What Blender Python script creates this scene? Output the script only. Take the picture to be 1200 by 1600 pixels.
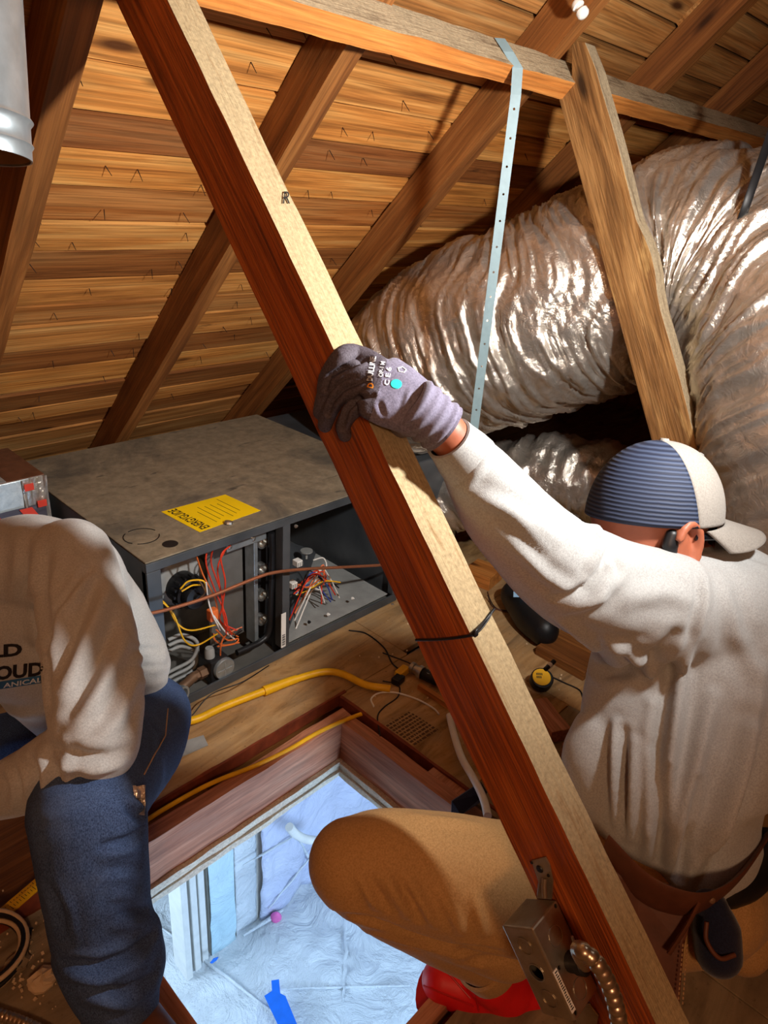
import bpy, bmesh, math, random
import numpy as np
from mathutils import Vector, Matrix
from mathutils.bvhtree import BVHTree

random.seed(7)
for _o in list(bpy.data.objects):
    bpy.data.objects.remove(_o)
SC = bpy.context.scene
COL = SC.collection

# ------------------------------------------------------------------ camera
FPX = 1100.0
CAM = np.array([0.0, 0.0, 1.21])
YAW, PITCH, ROLL = np.radians([42.33, 24.7, -4.2])


def cam_axes():
    F = np.array([math.cos(PITCH) * math.cos(YAW), math.cos(PITCH) * math.sin(YAW), -math.sin(PITCH)])
    r = np.cross(F, [0, 0, 1]); r /= np.linalg.norm(r); d = np.cross(F, r)
    c, s = math.cos(ROLL), math.sin(ROLL)
    return np.array([c * r + s * d, -s * r + c * d, F])


AX = cam_axes()          # rows: image right, image down, forward
cd = bpy.data.cameras.new('camera'); cam = bpy.data.objects.new('camera', cd); COL.objects.link(cam)
cd.sensor_fit = 'VERTICAL'; cd.sensor_height = 32.0; cd.lens = 32.0 * FPX / 1600.0
cd.clip_start = 0.02; cd.clip_end = 60
mw = Matrix.Identity(4)
for i in range(3):
    mw[i][0] = AX[0][i]; mw[i][1] = -AX[1][i]; mw[i][2] = -AX[2][i]; mw[i][3] = CAM[i]
cam.matrix_world = mw
SC.camera = cam

# ------------------------------------------------------------------ world, lamps, exposure
SC.view_settings.view_transform = 'Standard'
SC.view_settings.look = 'None'
SC.view_settings.exposure = 0.15
SC.view_settings.gamma = 1.0
SC.view_settings.use_curve_mapping = False
W = bpy.data.worlds.new('world'); SC.world = W; W.use_nodes = True
W.node_tree.nodes['Background'].inputs[0].default_value = (0, 0, 0, 1)      # no open sky is seen from the attic
W.node_tree.nodes['Background'].inputs[1].default_value = 0.0


def lamp(name, kind, loc, energy, color, size=0.05, target=None, spot=None, blend=0.5, size_y=None):
    l = bpy.data.lights.new(name, kind); l.energy = energy; l.color = color
    if kind == 'AREA':
        l.size = size
        if size_y: l.shape = 'RECTANGLE'; l.size_y = size_y
    else:
        l.shadow_soft_size = size
    if spot: l.spot_size = math.radians(spot); l.spot_blend = blend
    o = bpy.data.objects.new(name, l); COL.objects.link(o); o.location = loc
    if target is not None:
        o.rotation_euler = (Vector(target) - Vector(loc)).to_track_quat('-Z', 'Y').to_euler()
    return o


# white work lamp out of frame to the right: gives the hard shadows of the strap, the purlin and the arm
lamp('work_lamp_offscreen', 'SPOT', (0.90, 0.0, 1.335), 90, (1.0, 0.97, 0.93), 0.03, target=(0.97, 1.2, 1.13), spot=154, blend=1.0)
# warm lamp out of frame to the left, behind the photographer: throws the shadows of the box, bracket and conduit on the brace
lamp('attic_bulb_offscreen', 'POINT', (-0.55, -0.80, 1.60), 38, (1.0, 0.58, 0.32), 0.12)
# daylight of the room below the hatch: windows in its walls, hidden by the attic floor
lamp('room_window_near_offscreen', 'AREA', (1.5, -1.45, -1.15), 105, (0.48, 0.70, 1.0), 1.8, target=(1.7, 1.5, -1.5), size_y=1.4)
lamp('room_window_left_offscreen', 'AREA', (-0.55, 2.9, -1.15), 60, (0.55, 0.76, 1.0), 1.2, target=(1.5, 1.9, -1.7), size_y=1.4)


# ------------------------------------------------------------------ pixel helpers
def ray(x, y):
    return AX.T @ np.array([(x - 600) / FPX, (y - 800) / FPX, 1.0])


def P(x, y, d):
    return CAM + ray(x, y) * d


def onx(x, y, X):
    v = ray(x, y); return CAM + v * ((X - CAM[0]) / v[0])


def ony(x, y, Y):
    v = ray(x, y); return CAM + v * ((Y - CAM[1]) / v[1])


def onz(x, y, Z=0.0):
    v = ray(x, y); return CAM + v * ((Z - CAM[2]) / v[2])


def onplane(x, y, p, n):
    v = ray(x, y); n = np.array(n, float); return CAM + v * (((np.array(p) - CAM) @ n) / (v @ n))


# ------------------------------------------------------------------ noise
def _hash(i, j, k, seed):
    n = (i * 374761393 + j * 668265263 + k * 1274126177 + seed * 974634777) & 0xffffffff
    n = ((n ^ (n >> 13)) * 1274126177) & 0xffffffff
    n = n ^ (n >> 16)
    return (n & 0xffff) / 65535.0


def vnoise(p, seed=0):
    p = np.asarray(p, float); i0 = np.floor(p).astype(np.int64); f = p - i0; u = f * f * f * (f * (f * 6 - 15) + 10)
    out = 0
    for a in (0, 1):
        for b in (0, 1):
            for c in (0, 1):
                w = (u[:, 0] if a else 1 - u[:, 0]) * (u[:, 1] if b else 1 - u[:, 1]) * (u[:, 2] if c else 1 - u[:, 2])
                out = out + w * _hash(i0[:, 0] + a, i0[:, 1] + b, i0[:, 2] + c, seed)
    return out * 2 - 1


# ------------------------------------------------------------------ mesh builder
def unit(v):
    v = np.asarray(v, float); return v / (np.linalg.norm(v) + 1e-12)


def frame_from(d, up=(0, 0, 1)):
    d = unit(d); up = np.asarray(up, float)
    if abs(d @ unit(up)) > 0.97: up = np.array([1.0, 0.03, 0])
    s = unit(np.cross(up, d)); u = np.cross(d, s)
    return d, s, u


class MB:
    def __init__(self):
        self.v = []; self.f = []; self.m = []

    def add(self, vs, fs, mi=0):
        n = len(self.v); self.v += [tuple(map(float, q)) for q in vs]
        for q in fs: self.f.append([n + i for i in q]); self.m.append(mi)
        return self

    def hexa(self, q, mi=0):   # 8 corners: 4 bottom ccw, 4 top ccw
        return self.add(q, [(3, 2, 1, 0), (4, 5, 6, 7), (0, 1, 5, 4), (1, 2, 6, 5), (2, 3, 7, 6), (3, 0, 4, 7)], mi)

    def box(self, c, s, ax=None, mi=0):
        c = np.array(c, float); a = np.eye(3) if ax is None else np.array(ax, float); h = np.array(s, float) / 2
        q = []
        for z in (-1, 1):
            for x, y in ((-1, -1), (1, -1), (1, 1), (-1, 1)):
                q.append(c + a[0] * x * h[0] + a[1] * y * h[1] + a[2] * z * h[2])
        return self.hexa(q, mi)

    def bb(self, x0, x1, y0, y1, z0, z1, mi=0):
        return self.box(((x0 + x1) / 2, (y0 + y1) / 2, (z0 + z1) / 2), (abs(x1 - x0), abs(y1 - y0), abs(z1 - z0)), None, mi)

    def bar(self, p0, p1, w, h, up=(0, 0, 1), mi=0):
        p0 = np.array(p0, float); p1 = np.array(p1, float)
        d, s, u = frame_from(p1 - p0, up)
        return self.box((p0 + p1) / 2, (np.linalg.norm(p1 - p0), w, h), (d, s, u), mi)

    def tube(self, pts, r, n=10, closed=False, cap=True, mi=0, side=None, ry=None):
        pts = np.array(pts, float); N = len(pts)
        r = np.full(N, r, float) if np.isscalar(r) else np.array(r, float)
        ry = r if ry is None else (np.full(N, ry, float) if np.isscalar(ry) else np.array(ry, float))
        t = np.zeros_like(pts)
        for i in range(N):
            a = pts[(i - 1) % N] if (closed or i > 0) else pts[i]
            b = pts[(i + 1) % N] if (closed or i < N - 1) else pts[i]
            t[i] = unit(b - a)
        s = np.array(side, float) if side is not None else (np.array([0, 0, 1.0]) if abs(t[0][2]) < .9 else np.array([1.0, 0, 0]))
        vs = []
        for i in range(N):
            s = unit(s - t[i] * (s @ t[i])); u = np.cross(t[i], s)
            for k in range(n):
                a = 2 * math.pi * k / n
                vs.append(pts[i] + s * math.cos(a) * r[i] + u * math.sin(a) * ry[i])
        fs = []
        for i in range(N if closed else N - 1):
            j = (i + 1) % N
            for k in range(n):
                l = (k + 1) % n
                fs.append((i * n + k, i * n + l, j * n + l, j * n + k))
        if cap and not closed:
            fs.append(tuple(range(n - 1, -1, -1))); fs.append(tuple((N - 1) * n + k for k in range(n)))
        return self.add(vs, fs, mi)

    def cyl(self, p0, p1, r0, r1=None, n=20, mi=0, cap=True):
        return self.tube([p0, p1], [r0, r0 if r1 is None else r1], n, cap=cap, mi=mi)

    def lathe(self, prof, o, axis, n=24, mi=0, cap=True):   # prof: (radius, distance along the axis)
        d, s, u = frame_from(axis); o = np.array(o, float); vs = []; fs = []
        for r, h in prof:
            for k in range(n):
                a = 2 * math.pi * k / n
                vs.append(o + d * h + (s * math.cos(a) + u * math.sin(a)) * r)
        for i in range(len(prof) - 1):
            for k in range(n):
                l = (k + 1) % n; fs.append((i * n + k, i * n + l, (i + 1) * n + l, (i + 1) * n + k))
        if cap:
            fs.append(tuple(range(n - 1, -1, -1))); b = (len(prof) - 1) * n; fs.append(tuple(b + k for k in range(n)))
        return self.add(vs, fs, mi)

    def prism(self, poly, ext, mi=0):
        poly = [np.array(p, float) for p in poly]; e = np.array(ext, float); n = len(poly)
        vs = poly + [p + e for p in poly]
        fs = [tuple(range(n - 1, -1, -1)), tuple(range(n, 2 * n))] + [(i, (i + 1) % n, n + (i + 1) % n, n + i) for i in range(n)]
        return self.add(vs, fs, mi)

    def grid(self, fn, nu, nv, mi=0):
        vs = [fn(i / nu, j / nv) for i in range(nu + 1) for j in range(nv + 1)]
        fs = [(i * (nv + 1) + j, (i + 1) * (nv + 1) + j, (i + 1) * (nv + 1) + j + 1, i * (nv + 1) + j + 1) for i in range(nu) for j in range(nv)]
        return self.add(vs, fs, mi)

    def build(self, name, mat, parent=None, smooth=False, bevel=0.0, seg=2, fix=True):
        me = bpy.data.meshes.new(name); me.from_pydata(self.v, [], self.f)
        mats = mat if isinstance(mat, (list, tuple)) else [mat]
        for m in mats: me.materials.append(m)
        me.polygons.foreach_set('material_index', [min(i, len(mats) - 1) for i in self.m])
        if fix:
            bm = bmesh.new(); bm.from_mesh(me); bmesh.ops.recalc_face_normals(bm, faces=bm.faces); bm.to_mesh(me); bm.free()
        if smooth:
            me.polygons.foreach_set('use_smooth', [True] * len(me.polygons))
            try: me.set_sharp_from_angle(angle=math.radians(48))
            except Exception: pass
        me.update()
        o = bpy.data.objects.new(name, me); COL.objects.link(o)
        if bevel:
            b = o.modifiers.new('bevel', 'BEVEL'); b.width = bevel; b.segments = seg; b.limit_method = 'ANGLE'; b.angle_limit = math.radians(40)
            b.harden_normals = False
        if parent is not None: attach(o, parent)
        return o


def pierce(o, cutters):
    """Cut real holes through a mesh object: cutters is an MB of closed plugs."""
    c = cutters.build('cutter', o.data.materials[0], None); m = o.modifiers.new('cut', 'BOOLEAN'); m.operation = 'DIFFERENCE'; m.object = c; m.solver = 'EXACT'
    dg = bpy.context.evaluated_depsgraph_get(); dg.update()
    me = bpy.data.meshes.new_from_object(o.evaluated_get(dg)); o.modifiers.clear(); o.data = me
    old = c.data; bpy.data.objects.remove(c); bpy.data.meshes.remove(old)
    return o


def attach(o, parent):
    o.parent = parent
    bpy_m = Matrix.Translation(parent.location) if parent.parent is None else world_of(parent)
    o.matrix_parent_inverse = bpy_m.inverted()


def world_of(o):
    m = o.matrix_basis.copy()
    if o.parent is not None:
        m = world_of(o.parent) @ o.matrix_parent_inverse @ m
    elif o.rotation_euler[:] == (0, 0, 0):
        m = Matrix.Translation(o.location)
    return m


def tag(o, label, cat, group=None):
    o['label'] = label; o['category'] = cat
    if group: o['group'] = group
    return o


def thing(name, loc, label, cat, group=None):
    o = bpy.data.objects.new(name, None); COL.objects.link(o); o.location = tuple(map(float, loc)); o.empty_display_size = 0.05
    return tag(o, label, cat, group)


def structure(o):
    o['kind'] = 'structure'; return o


def catmull(pts, k=8):
    pts = [np.array(p, float) for p in pts]; q = [2 * pts[0] - pts[1]] + pts + [2 * pts[-1] - pts[-2]]; out = []
    for i in range(1, len(q) - 2):
        for j in range(k):
            t = j / k
            out.append(.5 * ((2 * q[i]) + (-q[i - 1] + q[i + 1]) * t + (2 * q[i - 1] - 5 * q[i] + 4 * q[i + 1] - q[i + 2]) * t * t + (-q[i - 1] + 3 * q[i] - 3 * q[i + 1] + q[i + 2]) * t ** 3))
    out.append(pts[-1]); return np.array(out)


def cable(name, pts, r, mat, parent=None, k=8, n=8):
    return MB().tube(catmull(pts, k), r, n).build(name, mat, parent, smooth=True)


# ------------------------------------------------------------------ materials
def srgb(r, g, b):
    return tuple((c / 255 / 12.92 if c / 255 <= .04045 else ((c / 255 + .055) / 1.055) ** 2.4) for c in (r, g, b)) + (1,)


class NT:
    def __init__(self, name):
        self.m = bpy.data.materials.new(name); self.m.use_nodes = True; self.t = self.m.node_tree
        self.b = self.t.nodes['Principled BSDF']

    def n(self, typ, **kw):
        x = self.t.nodes.new(typ)
        for k, v in kw.items(): setattr(x, k, v)
        return x

    def l(self, a, b): self.t.links.new(a, b)

    def coord(self, scale=(1, 1, 1), kind='Object', rot=(0, 0, 0), loc=None):
        tc = self.n('ShaderNodeTexCoord'); mp = self.n('ShaderNodeMapping'); mp.inputs['Scale'].default_value = scale; mp.inputs['Rotation'].default_value = rot
        src = tc.outputs[kind]
        if loc is not None:
            ad = self.n('ShaderNodeVectorMath', operation='ADD'); self.l(src, ad.inputs[0]); self.l(loc, ad.inputs[1]); src = ad.outputs[0]
        self.l(src, mp.inputs['Vector']); return mp.outputs[0]

    def noise(self, vec, scale, detail=4, rough=.55, dist=0.0):
        x = self.n('ShaderNodeTexNoise'); x.inputs['Scale'].default_value = scale; x.inputs['Detail'].default_value = detail
        x.inputs['Roughness'].default_value = rough; x.inputs['Distortion'].default_value = dist
        if vec is not None: self.l(vec, x.inputs['Vector'])
        return x.outputs['Fac']

    def ramp(self, fac, stops):
        x = self.n('ShaderNodeValToRGB'); e = x.color_ramp.elements
        while len(e) > len(stops): e.remove(e[-1])
        while len(e) < len(stops): e.new(1.0)
        for i, (p, c) in enumerate(stops):
            e[i].position = p; e[i].color = c if len(c) == 4 else tuple(c) + (1,)
        self.l(fac, x.inputs[0]); return x.outputs[0]

    def mix(self, a, b, fac, mode='MIX'):
        x = self.n('ShaderNodeMix', data_type='RGBA', blend_type=mode)
        for s, v in ((x.inputs[0], fac), (x.inputs[6], a), (x.inputs[7], b)):
            if hasattr(v, 'is_linked'): self.l(v, s)
            else: s.default_value = v
        return x.outputs[2]

    def bump(self, h, strength=.3, dist=.01, nrm=None):
        x = self.n('ShaderNodeBump'); x.inputs['Strength'].default_value = strength; x.inputs['Distance'].default_value = dist
        self.l(h, x.inputs['Height'])
        if nrm is not None: self.l(nrm, x.inputs['Normal'])
        self.l(x.outputs[0], self.b.inputs['Normal']); return x.outputs[0]

    def col(self, c):
        s = self.b.inputs['Base Color']
        if hasattr(c, 'is_linked'): self.l(c, s)
        else: s.default_value = c

    def set(self, rough=.6, metal=0.0, spec=.4):
        self.b.inputs['Roughness'].default_value = rough; self.b.inputs['Metallic'].default_value = metal
        self.b.inputs['Specular IOR Level'].default_value = spec; return self.m


BW = [(0, (0, 0, 0, 1)), (1, (1, 1, 1, 1))]


def m_plain(name, c, rough=.5, metal=0.0, var=.12, nscale=20, bump=.05, spec=.4):
    t = NT(name); v = t.coord(); f = t.noise(v, nscale)
    dk = tuple(x * (1 - 2 * var) for x in c[:3]) + (1,); lt = tuple(min(1, x * (1 + var)) for x in c[:3]) + (1,)
    t.col(t.ramp(f, [(.3, dk), (.7, lt)]))
    if bump: t.bump(f, bump, .004)
    return t.set(rough, metal, spec)


def m_wood(name, dark, mid, light, sx=1.2, sy=16, knots=True, tint=False, fine=.35, bump=.35, rough=.62, stain=None, spec=.3):
    """Grain runs along the local X axis of the board."""
    t = NT(name); oi = t.n('ShaderNodeObjectInfo')
    mul = t.n('ShaderNodeVectorMath', operation='MULTIPLY'); cmb = t.n('ShaderNodeCombineXYZ')
    for i in range(3): t.l(oi.outputs['Random'], cmb.inputs[i])
    t.l(cmb.outputs[0], mul.inputs[0]); mul.inputs[1].default_value = (37, 11, 23)
    v = t.coord((sx, sy, sy), loc=mul.outputs[0]); v2 = t.coord((sx * 3, sy * 9, sy * 9), loc=mul.outputs[0])
    g = t.noise(v, 1.6, 5, .6, 1.1); fi = t.noise(v2, 1.5, 3, .6)
    base = t.ramp(g, [(.25, dark), (.48, mid), (.72, light)])
    fr = t.ramp(fi, [(.35, (1 - fine,) * 3 + (1,)), (.6, (1, 1, 1, 1))])
    c = t.mix(base, fr, 1.0, 'MULTIPLY')
    if knots:
        vk = t.coord((2.6, 9, 9), loc=mul.outputs[0]); vo = t.n('ShaderNodeTexVoronoi'); vo.inputs['Scale'].default_value = 1.0; t.l(vk, vo.inputs['Vector'])
        k = t.ramp(vo.outputs['Distance'], [(.06, (1, 1, 1, 1)), (.13, (0, 0, 0, 1))])
        c = t.mix(c, tuple(x * .35 for x in dark[:3]) + (1,), k)
    if stain:
        vs = t.coord((1.5, 5, 5), loc=mul.outputs[0]); s = t.noise(vs, 2.2, 5, .65)
        c = t.mix(c, stain[0], t.ramp(s, [(stain[1], (0, 0, 0, 1)), (stain[1] + .12, (.85, .85, .85, 1))]))
    if tint:
        c = t.mix(c, oi.outputs['Color'], 1.0, 'MULTIPLY')
    t.col(c); t.bump(fi, bump, .003)
    return t.set(rough, 0, spec)


def m_dust_wood(name, dust, wood, amount=.5, rough=.9):
    t = NT(name); v = t.coord((3, 34, 34)); v2 = t.coord((30, 30, 30)); a = t.noise(v, 2.0, 6, .7, .5); b = t.noise(v2, 6.0, 4, .7)
    base = t.ramp(b, [(.3, tuple(x * .62 for x in dust[:3]) + (1,)), (.65, dust)])
    c = t.mix(base, wood, t.ramp(a, [(amount, (0, 0, 0, 1)), (amount + .16, (.8, .8, .8, 1))]))
    t.col(c); t.bump(t.noise(v, 5, 5, .7), .8, .004)
    return t.set(rough, 0, .15)


def m_fabric(name, c, c2, weave=900, rough=.92, sheen=.25, spots=None):
    t = NT(name); v = t.coord(); f = t.noise(v, 420, 2, .6); g = t.noise(v, 14, 4)
    col = t.ramp(f, [(.32, c2), (.66, c)])
    col = t.mix(col, tuple(x * .8 for x in c[:3]) + (1,), t.ramp(g, [(.45, (0, 0, 0, 1)), (.8, (.5, .5, .5, 1))]))
    t.col(col); t.bump(t.noise(v, weave, 2, .5), .35, .0012)
    t.b.inputs['Sheen Weight'].default_value = sheen; t.b.inputs['Sheen Roughness'].default_value = .5
    return t.set(rough, 0, .15)


M = {}
M['rafter'] = m_wood('rafter_wood', srgb(96, 54, 24), srgb(134, 82, 38), srgb(164, 108, 56), 1.0, 14, knots=True)
M['plank'] = m_wood('plank_wood', srgb(136, 80, 36), srgb(206, 140, 74), srgb(234, 180, 112), .8, 15, tint=True, fine=.45, stain=(srgb(60, 38, 24), .66))
M['brace'] = m_wood('brace_wood', srgb(108, 52, 17), srgb(162, 78, 26), srgb(190, 102, 40), 1.4, 20, knots=False, fine=.45, bump=.9, stain=(srgb(172, 112, 56), .68))
M['dust'] = m_dust_wood('dusty_wood', srgb(178, 158, 122), srgb(132, 100, 64), .56)
M['dust2'] = m_dust_wood('dusty_wood_dark', srgb(176, 158, 128), srgb(78, 56, 38), .52)
M['purlin'] = m_wood('purlin_wood', srgb(150, 84, 34), srgb(196, 122, 56), srgb(214, 146, 76), 1.0, 14)
M['strut'] = m_wood('strut_wood', srgb(88, 58, 30), srgb(138, 96, 52), srgb(176, 132, 80), 2.0, 16, stain=(srgb(196, 156, 96), .60), bump=.8)
M['curb'] = m_wood('curb_wood', srgb(140, 86, 62), srgb(184, 124, 94), srgb(214, 160, 128), 1.5, 12, stain=(srgb(168, 120, 96), .58))
M['darkwood'] = m_wood('dark_wood', srgb(48, 28, 20), srgb(72, 44, 30), srgb(96, 60, 42), 1.5, 12)
M['nail'] = m_plain('rusty_nail', srgb(58, 46, 40), .5, .7)
M['galv'] = m_plain('galvanised_steel', srgb(176, 188, 194), .38, .75, .1, 40, .03)
M['black'] = m_plain('black_plastic', srgb(22, 22, 24), .45, 0, .2)
M['white'] = m_plain('white_plastic', srgb(228, 226, 220), .45, 0, .04)
M['yellow'] = m_plain('yellow_jacket', srgb(232, 176, 16), .42, 0, .08)
M['copper'] = m_plain('copper_tube', srgb(176, 112, 80), .38, .6, .08)
M['steel'] = m_plain('bright_steel', srgb(190, 190, 186), .28, .9, .06)

# ================================================================== ROOF, FRAMING, FLOOR
S2 = math.sqrt(.5)
RSUM = 2.49                      # rafter underside plane: y + z = RSUM
NIN = np.array([0, -S2, -S2])    # roof normal towards the attic
DOWN = np.array([0, S2, -S2])    # down the slope


def roof_pt(x, z, off=0.0):      # off > 0: beyond the rafter underside, towards the planks
    p = np.array([x, RSUM - z, z], float); return p - NIN * off


def board(name, p0, p1, w, h, wdir, mats, mi=(0, 0, 0, 0, 0, 0), nseg=1, rough=0.0, parent=None, seed=0, bevel=0.0, color=None):
    """Board from p0 to p1. w along wdir, h along the third axis; mats per face: -w +w -h +h ends."""
    p0 = np.array(p0, float); p1 = np.array(p1, float); L = np.linalg.norm(p1 - p0); d = (p1 - p0) / L
    wd = unit(np.array(wdir, float) - d * (np.array(wdir, float) @ d)); hd = np.cross(d, wd)
    mb = MB(); vs = []; rng = np.random.RandomState(seed)
    for i in range(nseg + 1):
        x = L * (i / nseg - .5)
        for a, b in ((-1, -1), (1, -1), (1, 1), (-1, 1)):
            ja = jb = 0
            if rough and nseg > 1:
                q = np.array([[x * 22 + seed * 3.1, a * 5 + 9, b * 7 + seed]]); ja = rough * vnoise(q, 1)[0]; jb = rough * vnoise(q + 31.7, 2)[0]
                q = np.array([[x * 5 + seed * 3.1, a * 5 + 9, b * 7 + seed]]); ja += rough * vnoise(q, 3)[0]
            vs.append((x, a * w / 2 + ja, b * h / 2 + jb))
    fs = []; ms = []
    for i in range(nseg):
        o = i * 4
        for k, mm in ((0, mi[2]), (1, mi[1]), (2, mi[3]), (3, mi[0])):
            l = (k + 1) % 4; fs.append((o + k, o + l, o + 4 + l, o + 4 + k)); ms.append(mm)
    fs.append((3, 2, 1, 0)); ms.append(mi[4]); e = nseg * 4; fs.append((e, e + 1, e + 2, e + 3)); ms.append(mi[5])
    mb.v = vs; mb.f = fs; mb.m = ms
    o = mb.build(name, mats, None, bevel=bevel)
    m = Matrix.Identity(4); c = (p0 + p1) / 2
    for i in range(3): m[i][0] = d[i]; m[i][1] = wd[i]; m[i][2] = hd[i]; m[i][3] = c[i]
    if parent is not None: attach(o, parent)
    o.matrix_basis = m
    if color: o.color = color
    return o


# ---- roof deck: planks along X, one object each
ceiling = thing('ceiling', (1.5, 1.2, 1.3), 'sloping roof deck of bare brown planks above the rafters', 'roof')
del ceiling['category']; structure(ceiling)
RD = 0.085                       # rafter depth
edges = [1.434, 1.375, 1.299, 1.232, 1.171, 1.110, 1.040, .980, .913, .849, .797, .723, .653, .577, .517, .463]
tone = {0: (.95, .86, .72), 1: (1.05, 1.0, .86), 2: (1.0, .92, .74), 3: (.46, .36, .34), 4: (1.02, .94, .74), 5: (.66, .54, .45), 6: (1.0, .95, .80), 7: (.48, .40, .36),
        8: (1.12, 1.10, .98), 9: (.70, .62, .54), 10: (1.05, 1.04, .95), 11: (.50, .42, .38), 12: (1.02, 1.0, .84), 13: (.44, .37, .34), 14: (.95, .88, .76), 15: (.5, .42, .38)}
zz = list(edges)
while zz[-1] > -.05: zz.append(zz[-1] - .065)
up = []; z = zz[0]
while z < 3.05: z += .068; up.append(z)
zz = up[::-1] + zz
i0 = len(up)
rr = random.Random(3)
for i in range(len(zz) - 1):
    za, zb = zz[i], zz[i + 1]; wid = (za - zb) / S2 - .008
    k = i - i0
    tn = tone.get(k, (rr.uniform(.5, 1.0),) * 3)
    cuts = [-1.6, 0.98 + rr.choice([-.96, 0, .54, 1.07]), 2.6 + rr.choice([-.5, 0, .5]), 4.6]
    if -1 < k < 16: cuts = [-1.6, rr.choice([2.05, 2.57]), 4.6]
    for a, b in zip(cuts[:-1], cuts[1:]):
        zc = (za + zb) / 2; off = RD + .0095 + rr.uniform(0, .009)
        pa = roof_pt(a + .002, zc, off); pb = roof_pt(b - .002, zc, off)
        s = rr.uniform(.92, 1.05)
        board('plank', pa, pb, wid, .019, DOWN, M['plank'], parent=ceiling, bevel=0, color=(tn[0] * s, tn[1] * s, tn[2] * s, 1))
# weather layer over the planks and the other roof slope behind the photographer
board('roof_felt', roof_pt(-1.6, 1.5, RD + .03), roof_pt(4.6, 1.5, RD + .03), 4.6, .01, DOWN, M['darkwood'], parent=ceiling)
for i in range(20):
    zc = 3.05 - .16 * i; y = -.75 - (3.05 - zc)
    board('plank', (-1.6, y, zc), (4.6, y, zc), .20, .02, (0, -S2, -S2), M['plank'], parent=ceiling, color=(.8, .72, .62, 1))

# ---- nails that came through the deck
mb = MB(); rn = random.Random(5)
for k in range(0, 15):
    for x in [.60, .68, .74, .90, .955, 1.06, 1.1, 1.2, 1.3, 1.47, 1.60, 1.66, 1.9]:
        if rn.random() < .45: continue
        zc = (zz[i0 + k] + zz[i0 + k + 1]) / 2 + rn.uniform(-.02, .02); p = roof_pt(x + rn.uniform(-.02, .02), zc, RD + .002)
        q = p + NIN * rn.uniform(.012, .022) + np.array([rn.uniform(-.008, .008), 0, -.005])
        mb.cyl(p, q, .0011, .0006, 5)
nl = mb.build('nail_points', M['nail'], ceiling); nl['kind'] = 'stuff'

# ---- rafters
RW = .046
raf = [(.528, 'rafter', 'brown roof rafter beside the galvanised vent pipe'),
       (1.003, 'rafter', 'dark-sided rafter running down to the furnace top'),
       (1.540, 'rafter', 'rafter behind the perforated hanging strap'),
       (2.075, 'rafter', 'shadowed rafter behind the notched strut, above the foil duct'),
       (2.600, 'rafter', 'dark rafter beyond the foil duct, next to last'),
       (3.130, 'rafter', 'last dark rafter in the far corner above the foil duct')]
for k, (x, nme, lab) in enumerate(raf):
    o = board(nme, roof_pt(x, 3.0, RD / 2), roof_pt(x, -.02, RD / 2), RD, RW, NIN, M['rafter'], nseg=60, rough=.0012, seed=k)
    tag(o, lab, 'rafter', 'roof rafters')
ins = MB()
c_ = onplane(900, 4, roof_pt(0, 1.5), NIN)
ins.lathe([(.010, 0), (.012, .004), (.012, .010), (.008, .012), (.008, .020), (.012, .022), (.012, .030), (.009, .034), (.003, .036)], c_, NIN, 20)
o = tag(ins.build('insulator_knob', M['white'], None, smooth=True), 'white porcelain insulator knob nailed under a rafter', 'insulator')

# ---- purlin under the rafters
pz, py = 1.4445, .957           # dusty / bare arris
pc = np.array([0, py, pz]) + DOWN * .0205 - NIN * .0325
o = board('purlin', pc + [-1.2, 0, 0], pc + [4.3, 0, 0], .041, .067, DOWN, [M['purlin'], M['dust2']], mi=(1, 0, 0, 0, 0, 0), nseg=200, rough=.0012, seed=11)
tag(o, 'long horizontal purlin with dusty upper side, crossing under the rafters', 'beam')

# ---- the big diagonal brace
BX, BWD, BT = .555, .088, .046
ba = onx(262, 0, BX); bb_ = onx(1020, 1590, BX); bd = unit(bb_ - ba); bn = np.cross(bd, [1, 0, 0])   # bn: towards the dusty upper face
if bn[2] < 0: bn = -bn
bc0 = ba - bd * .115 + np.array([BT / 2, 0, 0]) - bn * BWD / 2
Lb = (bc0[2] - 0.0) / -bd[2]
bc1 = bc0 + bd * Lb
brace = thing('diagonal_brace', (bc1[0], bc1[1], 0), 'long diagonal timber brace with dusty upper edge, gripped by a gloved hand', 'beam')
o = board('timber', bc0, bc1, BWD, BT, bn, [M['brace'], M['dust']], mi=(0, 1, 0, 0, 0, 0), nseg=300, rough=.0007, seed=21, parent=brace)


def brace_pt(s, x=0.0, h=0.0):   # s along from the arris at the top of the picture, x from the left face, h above the dusty face
    return ba + bd * s + np.array([x, 0, 0]) + bn * h


# ---- notched strut
SX = 1.568
sa = onx(872, 150, SX); sb = onx(1017, 685, SX); sd = unit(sb - sa); sn = np.cross(sd, [1, 0, 0])
if sn[1] > 0: sn = -sn
SWD = .098
s_top = (1.527 - sa[2]) / sd[2]
prof = []
L_ = (sa[2] - .0) / -sd[2]
pl = lambda s, w: sa + sd * s + sn * w
# outline in the plane X = SX: long edge facing up-camera, notch at the purlin
ol = [pl(0, 0), pl(L_, 0), pl(L_, SWD)]
for i in range(40, -1, -1):
    s = L_ * i / 40; w = SWD + .003 * vnoise(np.array([[s * 6, 1.3, .7]]))[0]
    if .33 < s < .50: w += .012 * math.sin((s - .33) / .17 * math.pi)
    ol.append(pl(s, w))
ol += [onx(914, 66, SX), onx(893, 61, SX), onx(893, 118, SX), onx(884, 140, SX)]
st = MB().prism(ol, (.044, 0, 0))
st.m = [0] * len(st.m)
m0 = st.build('strut', [M['strut'], M['dust2']], None, bevel=.002)
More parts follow.
